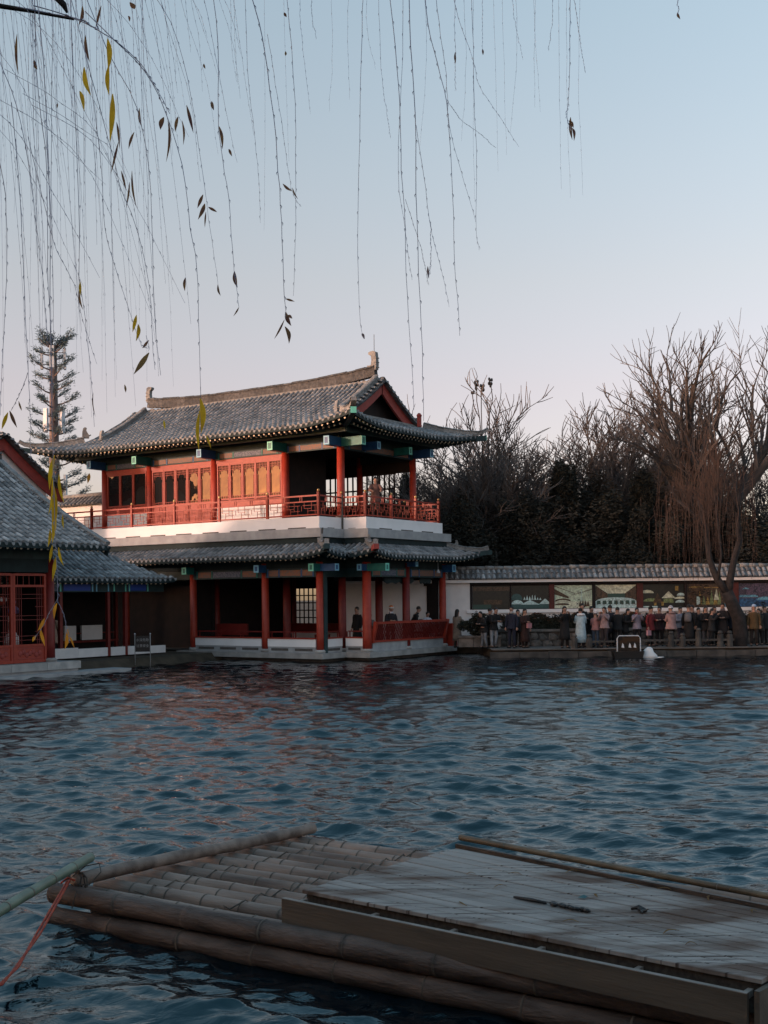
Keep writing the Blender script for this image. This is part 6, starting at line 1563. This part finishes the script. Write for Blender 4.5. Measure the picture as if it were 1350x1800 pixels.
for i, (px, py, rz, lb) in enumerate(((828, 1538, .2, 'dry leaf flat on the deck near its far left'), (905, 1538, -.3, 'small brown leaf right of the far left dry leaf'), (1007, 1534, .4, 'yellowish leaf near the far edge board'), (1051, 1576, 1.4, 'curved brown leaf beside the teal scrap'), (1168, 1565, -.4, 'dark flat leaf near the far edge board'), (1250, 1580, 1.1, 'curled leaf under the edge pole'), (1327, 1604, .8, 'brown leaf at the right edge of the deck'), (1003, 1622, -.2, 'tiny leaf in front of the black rag'), (1180, 1640, .5, 'small dark leaf on the right front of the deck'), (1215, 1662, 0, 'tiny dark leaf near the front right of the deck'), (880, 1560, .3, 'thin brown leaf at the left of the stain'), (815, 1590, 1.9, 'short twig like leaf across a plank joint'), (1290, 1565, .2, 'pale leaf by the edge pole'), (1110, 1560, -.6, 'thin dry leaf in the middle far part of the deck'))):
    p = pixz(px, py, ZD+.001); s = MB(); leafm(s, .07+.03*((i*7) % 3), .009, .02); s.build('fallen_leaf', M['leaf_dry'], None, lb, 'leaf', 'fallen leaves on the deck', loc=(p.x, p.y, ZD+.001), rz=rz)
# green bamboo pole and orange rope
a = pixz(158, 1506, .47); b = pixz(-150, 1700, .52)
GP = empty('green_bamboo_pole', a, math.atan2(b.y-a.y, b.x-a.x), 'pale green bamboo pole resting on the left corner of the raft', 'pole')
ln = (b-a).length
bo_ = bamboo(0, ln, 0, 0, .040, 'bamboo_green', GP, seed=90, z1=b.z-a.z, nl=.40)
a = RM @ Vector((.13, -.03, .36)); b = pixz(2, 1722, .12); c = b+Vector((-.5, -.35, -.12)); s = MB(); s.smooth = True
for o_ in (-.008, .008):
    pts = [a+Vector((o_, 0, 0)), a.lerp(b, .5)+Vector((o_*1.6, 0, -.06)), a.lerp(b, .8)+Vector((-o_, 0, -.07)), b+Vector((o_, 0, -.03)), c]; s.tube(pts, .009, 7)
s.tube([a+Vector((-.06, .0, -.02)), a+Vector((0, -.03, .03)), a+Vector((.05, 0, -.0))], .008, 6)
s.build('mooring_rope', M['rope'], None, 'orange rope tied to the raft corner and running down to the water', 'rope')
# ---------------------------------------------------------------- overhanging willow, trunk on the near bank out of view to the left
WI = empty('overhanging_willow', (-6.0, 1.0, 0), 0, 'near willow tree whose thin bare twigs and last yellow leaves hang in from above', 'tree')
w0 = WI.location
def q3(px, py, d): return pix(px, py, d)-w0
s = MB(); s.smooth = True; s.tube([(0,0,-.2), (.1,.1,1.5), (.3,.4,3.2), (.8,1.2,4.8)], [.34,.30,.26,.20], 12); s.build('trunk', M['limb'], WI)
limbs = [([(.8,1.2,4.8), tuple(q3(-500,-420,4.2)), tuple(q3(-150,-260,4.4)), tuple(q3(250,-200,4.6)), tuple(q3(560,-180,4.8))], .10),
         ([(.8,1.2,4.8), tuple(q3(-600,-600,4.6)), tuple(q3(100,-520,5.0)), tuple(q3(700,-380,5.2)), tuple(q3(1150,-260,5.4))], .09)]
for p, r in limbs:
    s = MB(); s.smooth = True; s.tube(p, [r*(1-.2*i) for i in range(len(p))], 9); s.build('limb', M['limb'], WI)
s = MB(); s.smooth = True; s.tube([q3(-160,-60,4.2), q3(-30,6,4.2), q3(60,20,4.2), q3(130,34,4.2)], [.012,.010,.007,.004], 7); s.tube([q3(60,-60,4.0), q3(95,-10,4.0), q3(112,8,4.0), q3(118,22,4.0)], [.014,.013,.011,.004], 7); s.build('spur', M['limb'], WI)
rg = random.Random(55)
def twig(path, d, r=.0022, n=22, parent=WI):
    """path: list of pixel points down the hanging twig at depth d; the top is carried up to the limb"""
    P = [Vector((a, b, 0)) for a, b in path]
    # Catmull-Rom through the points
    out = []
    ext = [P[0]+(P[0]-P[1])]+P+[P[-1]+(P[-1]-P[-2])]
    per = max(3, n//(len(P)-1))
    for i in range(len(P)-1):
        p0, p1, p2, p3 = ext[i:i+4]
        for k in range(per):
            t = k/per; out.append(.5*((2*p1)+(-p0+p2)*t+(2*p0-5*p1+4*p2-p3)*t*t+(-p0+3*p1-3*p2+p3)*t**3))
    out.append(P[-1])
    pts = []; ln = len(out)
    jd = rg.uniform(-.15, .15)
    for i, v in enumerate(out): pts.append(q3(v.x+rg.gauss(0, .45), v.y, d+jd*i/ln))
    rr = [r*.6*(1-.55*i/ln)*(1.1 if i % 3 == 0 else .98) for i in range(len(pts))]
    s = MB(); s.tube(pts, rr, 5, caps=False)
    for i in range(2, len(pts)-1):      # buds
        c = pts[i]; dd = (pts[i+1]-pts[i-1]).normalized(); sd = Vector((rg.choice((-1, 1)), rg.uniform(-1, 1), 0)).normalized()
        s.tube([c, c+dd*.006+sd*r*1.6, c+dd*.014+sd*r*1.2], [r*.3, r*.55, r*.15], 4, caps=False)
    return s.build('twig', M['twig'], parent)
main = [
 ([(40,-120),(70,30),(86,300),(88,520),(92,740),(95,870),(100,1000),(102,1060)], 3.9, .0028), ([(60,-100),(64,120),(82,300),(84,470),(90,590),(92,700)], 4.0, .0026), ([(-20,60),(30,190),(55,320),(68,430),(78,520),(84,600)], 4.0, .0022),
 ([(90,-90),(92,100),(90,330),(94,560),(94,600)], 4.3, .0020), ([(-60,150),(0,290),(12,400),(10,520),(4,640),(0,730)], 3.8, .0022), ([(20,180),(35,340),(43,520),(52,700),(54,810)], 3.9, .0022),
 ([(50,240),(80,370),(100,440),(130,500),(145,560),(170,640)], 4.1, .0018), ([(120,-80),(130,150),(138,360),(140,490),(150,560),(160,670),(166,750)], 4.2, .0022),
 ([(150,20),(200,70),(255,125),(290,195),(320,290),(335,400),(346,470),(349,560),(353,690)], 3.9, .0026), ([(60,10),(130,32),(200,70),(245,110),(275,155),(298,200)], 3.9, .0034), ([(30,12),(90,24),(140,34),(170,52)], 4.0, .0034),
 ([(130,-60),(190,90),(240,190),(262,300),(268,420),(272,560),(282,660)], 4.1, .0024), ([(110,-60),(160,130),(200,280),(212,330),(240,400),(262,500),(268,600),(272,650)], 4.0, .0022),
 ([(160,150),(178,290),(184,400),(206,480),(232,560),(248,610)], 4.3, .0020), ([(250,-40),(300,40),(330,140),(345,230),(358,320),(372,420),(385,510)], 4.3, .0018),
 ([(368,-60),(384,80),(383,200),(391,280),(402,350),(408,440),(415,500),(420,540)], 4.0, .0022), ([(425,-60),(455,40),(470,120),(484,240),(491,330),(496,420),(500,520),(502,560)], 3.9, .0028),
 ([(500,-60),(512,80),(519,180),(520,300),(519,420),(516,520)], 4.3, .0019), ([(470,60),(485,150),(500,250),(512,330),(528,364)], 4.5, .0014), ([(430,-60),(435,120),(447,230),(455,320),(458,392)], 4.7, .0015),
 ([(642,-60),(636,60),(633,200),(630,330),(629,450),(634,570),(641,595)], 4.3, .0019), ([(664,-60),(670,120),(680,200),(687,243)], 4.9, .0013),
 ([(680,-60),(694,80),(703,180),(706,300),(712,400),(716,520),(724,640),(727,720)], 4.1, .0024), ([(718,-60),(722,80),(730,200),(731,340),(736,480),(742,620),(745,740)], 4.0, .0028), ([(708,-60),(708,100),(700,300),(712,400),(718,450),(724,492)], 4.5, .0016),
 ([(744,-60),(752,40),(768,110),(785,180),(790,240),(796,340),(799,460),(806,540),(808,590)], 4.1, .0024), ([(760,-60),(772,40),(784,130),(790,220),(810,300),(836,390)], 4.4, .0018), ([(790,-40),(805,30),(830,100),(842,150),(875,200),(912,258)], 4.6, .0016),
 ([(785,175),(810,210),(840,232),(872,260)], 4.6, .0012), ([(826,-60),(832,80),(834,180),(838,290),(837,400),(843,440)], 4.5, .0017), ([(712,350),(735,420),(748,470),(752,500)], 4.5, .0013), ([(731,220),(748,330),(757,400),(775,470),(790,540)], 4.3, .0016),
 ([(757,390),(757,460),(754,485)], 4.3, .0014), ([(798,-60),(800,90),(800,160)], 4.7, .0014), ([(848,-60),(848,92)], 4.8, .0013), ([(898,-60),(904,30),(919,105)], 4.9, .0012), ([(974,-60),(970,40),(964,88)], 4.8, .0012),
 ([(1002,-60),(1002,60),(1000,170),(996,204),(1004,230)], 4.2, .0020), ([(1005,-30),(1018,60),(1028,128)], 4.5, .0014), ([(1190,-60),(1192,25)], 4.3, .0018), ([(550,-60),(548,20),(556,68)], 4.8, .0012), ([(525,-60),(530,60),(545,200)], 4.8, .0012)]
tw = [twig(*m_) for m_ in main]
for k in range(95):     # finer twigs filling the upper left
    x = rg.uniform(-40, 430)*rg.uniform(.45, 1); l_ = rg.uniform(220, 820)*(1 if x < 260 else .55); sx = rg.uniform(-10, 90); d = rg.uniform(4.2, 5.6)
    y0 = -80
    twig([(x, y0), (x+sx*.35, y0+l_*.3), (x+sx*.75+rg.uniform(-8,8), y0+l_*.65), (x+sx, y0+l_)], d, rg.uniform(.0009, .0015), 14)
for k in range(10):    # arching twigs from the upper left
    x = rg.uniform(-60, 160); y = rg.uniform(-40, 240); twig([(x-60, y-30), (x+40, y+30), (x+120, y+rg.uniform(110,170)), (x+170+rg.uniform(0,60), y+rg.uniform(260,420))], rg.uniform(4.1, 4.9), rg.uniform(.0013, .0020), 14)
for k in range(16):
    x = rg.uniform(440, 1060); l_ = rg.uniform(120, 420); twig([(x, -70), (x+rg.uniform(-4,8), l_*.4), (x+rg.uniform(-8,16), l_)], rg.uniform(4.8, 5.8), .0010, 10)
def blade(px, py, qx, qy, d, w, m, curl=.15):
    """willow leaf from its stalk (px,py) to its tip (qx,qy)"""
    a = q3(px, py, d); b = q3(qx, qy, d+rg.uniform(-.04, .04)); ax = b-a; L_ = ax.length; ax.normalize()
    sd = ax.cross(Vector((rg.uniform(-.35,.35), 1, 0))).normalized(); nr = ax.cross(sd); n = 8; vs = []; hw = w*.5*d/F
    for k in range(n+1):
        t = k/n; ww = hw*math.sin(math.pi*min(max(t, .03), .985)**.85); c = a+ax*L_*t+sd*curl*L_*math.sin(math.pi*t)*.6+nr*curl*L_*math.sin(math.pi*t)*.4
        vs += [c-sd*ww+nr*ww*.35, c, c+sd*ww+nr*ww*.35]
    s = MB(); s.smooth = True; s.add(vs, [q for k in range(n) for q in ((3*k, 3*k+1, 3*k+4, 3*k+3), (3*k+1, 3*k+2, 3*k+5, 3*k+4))])
    o = s.build('leaf', M[m], WI)
    return o
Y, O, D = 'leaf_yel', 'leaf_or', 'leaf_dk'
for l_ in [(189,68,190,125,4,10,Y), (191,115,192,168,4,8,Y), (198,165,193,250,3.9,11,Y), (148,118,160,168,4,9,Y), (140,160,148,196,4,8,Y), (150,62,158,110,4.1,6,D), (178,10,168,50,4.1,5,D), (145,10,138,45,4.1,6,D), (30,60,32,130,4.2,5,D), (60,105,65,122,4,6,D),
 (205,215,210,262,4,5,D), (208,250,195,305,4,5,D), (288,206,282,228,4,9,D), (296,210,292,285,4.1,5,D), (313,205,308,232,4.1,6,D), (328,185,340,234,4,6,D), (320,212,322,255,4.2,4,D), (385,222,391,262,4,6,D), (402,262,408,275,4.1,5,D),
 (228,320,222,365,4.2,4,D), (232,300,240,365,4.2,4,D), (245,190,250,225,4.1,5,D), (236,232,226,262,4.1,5,D), (213,300,222,335,4.1,4,D),
 (357,342,347,366,4.2,6,D), (360,358,348,386,4.2,8,D), (366,364,382,373,4.2,5,D), (362,372,360,400,4.3,3,D), (240,554,233,584,4.1,8,Y), (243,570,239,600,4.1,7,Y), (262,598,250,612,4.1,6,D), (262,620,235,658,4.0,10,'leaf_or2'),
 (412,477,417,505,4,8,D), (420,540,410,556,4,3,D), (326,488,325,512,4.2,6,D), (383,500,388,520,4.2,4,D), (497,323,514,336,4,5,D), (514,330,524,350,4,3,D), (502,525,518,530,4,4,D), (502,548,512,573,4,8,D), (500,562,482,596,4,4,D), (501,574,508,604,4,8,D), (504,555,514,560,4,6,D),
 (141,495,142,520,4.1,5,Y), (139,510,146,545,4.2,4,D), (636,586,641,596,4.3,5,D), (752,468,754,490,4.3,4,D), (1003,206,1006,246,4.2,6,D), (1000,212,1008,225,4.2,6,D), (1191,22,1196,34,4.3,5,D), (112,0,104,5,4,12,D), (228,4,237,16,4,9,D), (60,112,66,122,4,5,D), (502,90,502,98,4,4,D), (499,22,504,30,4,5,D), (372,178,376,194,4,6,D), (848,86,849,97,4.8,4,D), (358,112,361,121,4,4,D), (225,28,228,38,4,6,D), (102,182,100,190,4,4,D), (800,92,801,112,4.7,4,D), (1006,225,1009,248,4.2,5,D),
 (33,705,38,722,3.9,5,D), (14,725,3,755,3.9,7,Y), (17,722,30,752,3.9,7,D), (164,690,168,732,4,2,D), (157,832,154,850,4,6,O), (219,676,221,690,4.3,4,D),
 (352,700,353,762,3.9,11,Y), (351,722,350,792,3.9,7,Y), (362,765,371,789,3.9,4,Y), (288,738,290,755,4,4,Y),
 (96,800,87,862,3.9,9,Y), (92,840,85,905,3.9,6,Y), (104,832,113,885,3.9,6,Y), (95,855,93,940,3.9,11,Y), (96,890,92,955,3.9,10,Y), (88,930,84,962,3.9,6,Y), (110,905,112,930,3.9,4,Y), (92,958,87,989,3.9,6,Y), (103,962,112,995,3.9,5,Y), (99,978,92,1022,3.9,8,Y), (100,1060,95,1088,3.9,6,O), (78,1087,66,1109,3.9,7,O), (71,1105,79,1136,3.9,7,O), (119,1106,114,1141,3.9,8,O), (121,1118,131,1140,3.9,4,O), (63,1118,57,1128,3.9,6,O)]:
    px, py, qx, qy, d, w_, m = l_
    if m == 'leaf_or2': m = O if False else 'leaf_dry'
    blade(px, py, qx, qy, d, w_*.95, m, rg.uniform(-.14, .14))
for p_ in ([(352,680),(352,720),(351,745)], ):
    twig(p_, 3.9, .0018, 6)
twig([(102,1050),(88,1075),(78,1095),(60,1125)], 3.9, .0016, 8); twig([(102,1058),(112,1080),(118,1108),(122,1130)], 3.9, .0018, 8); twig([(49,655),(36,690),(20,722)], 3.9, .0018, 8); twig([(257,590),(262,612),(250,606)], 4.1, .0014, 6)
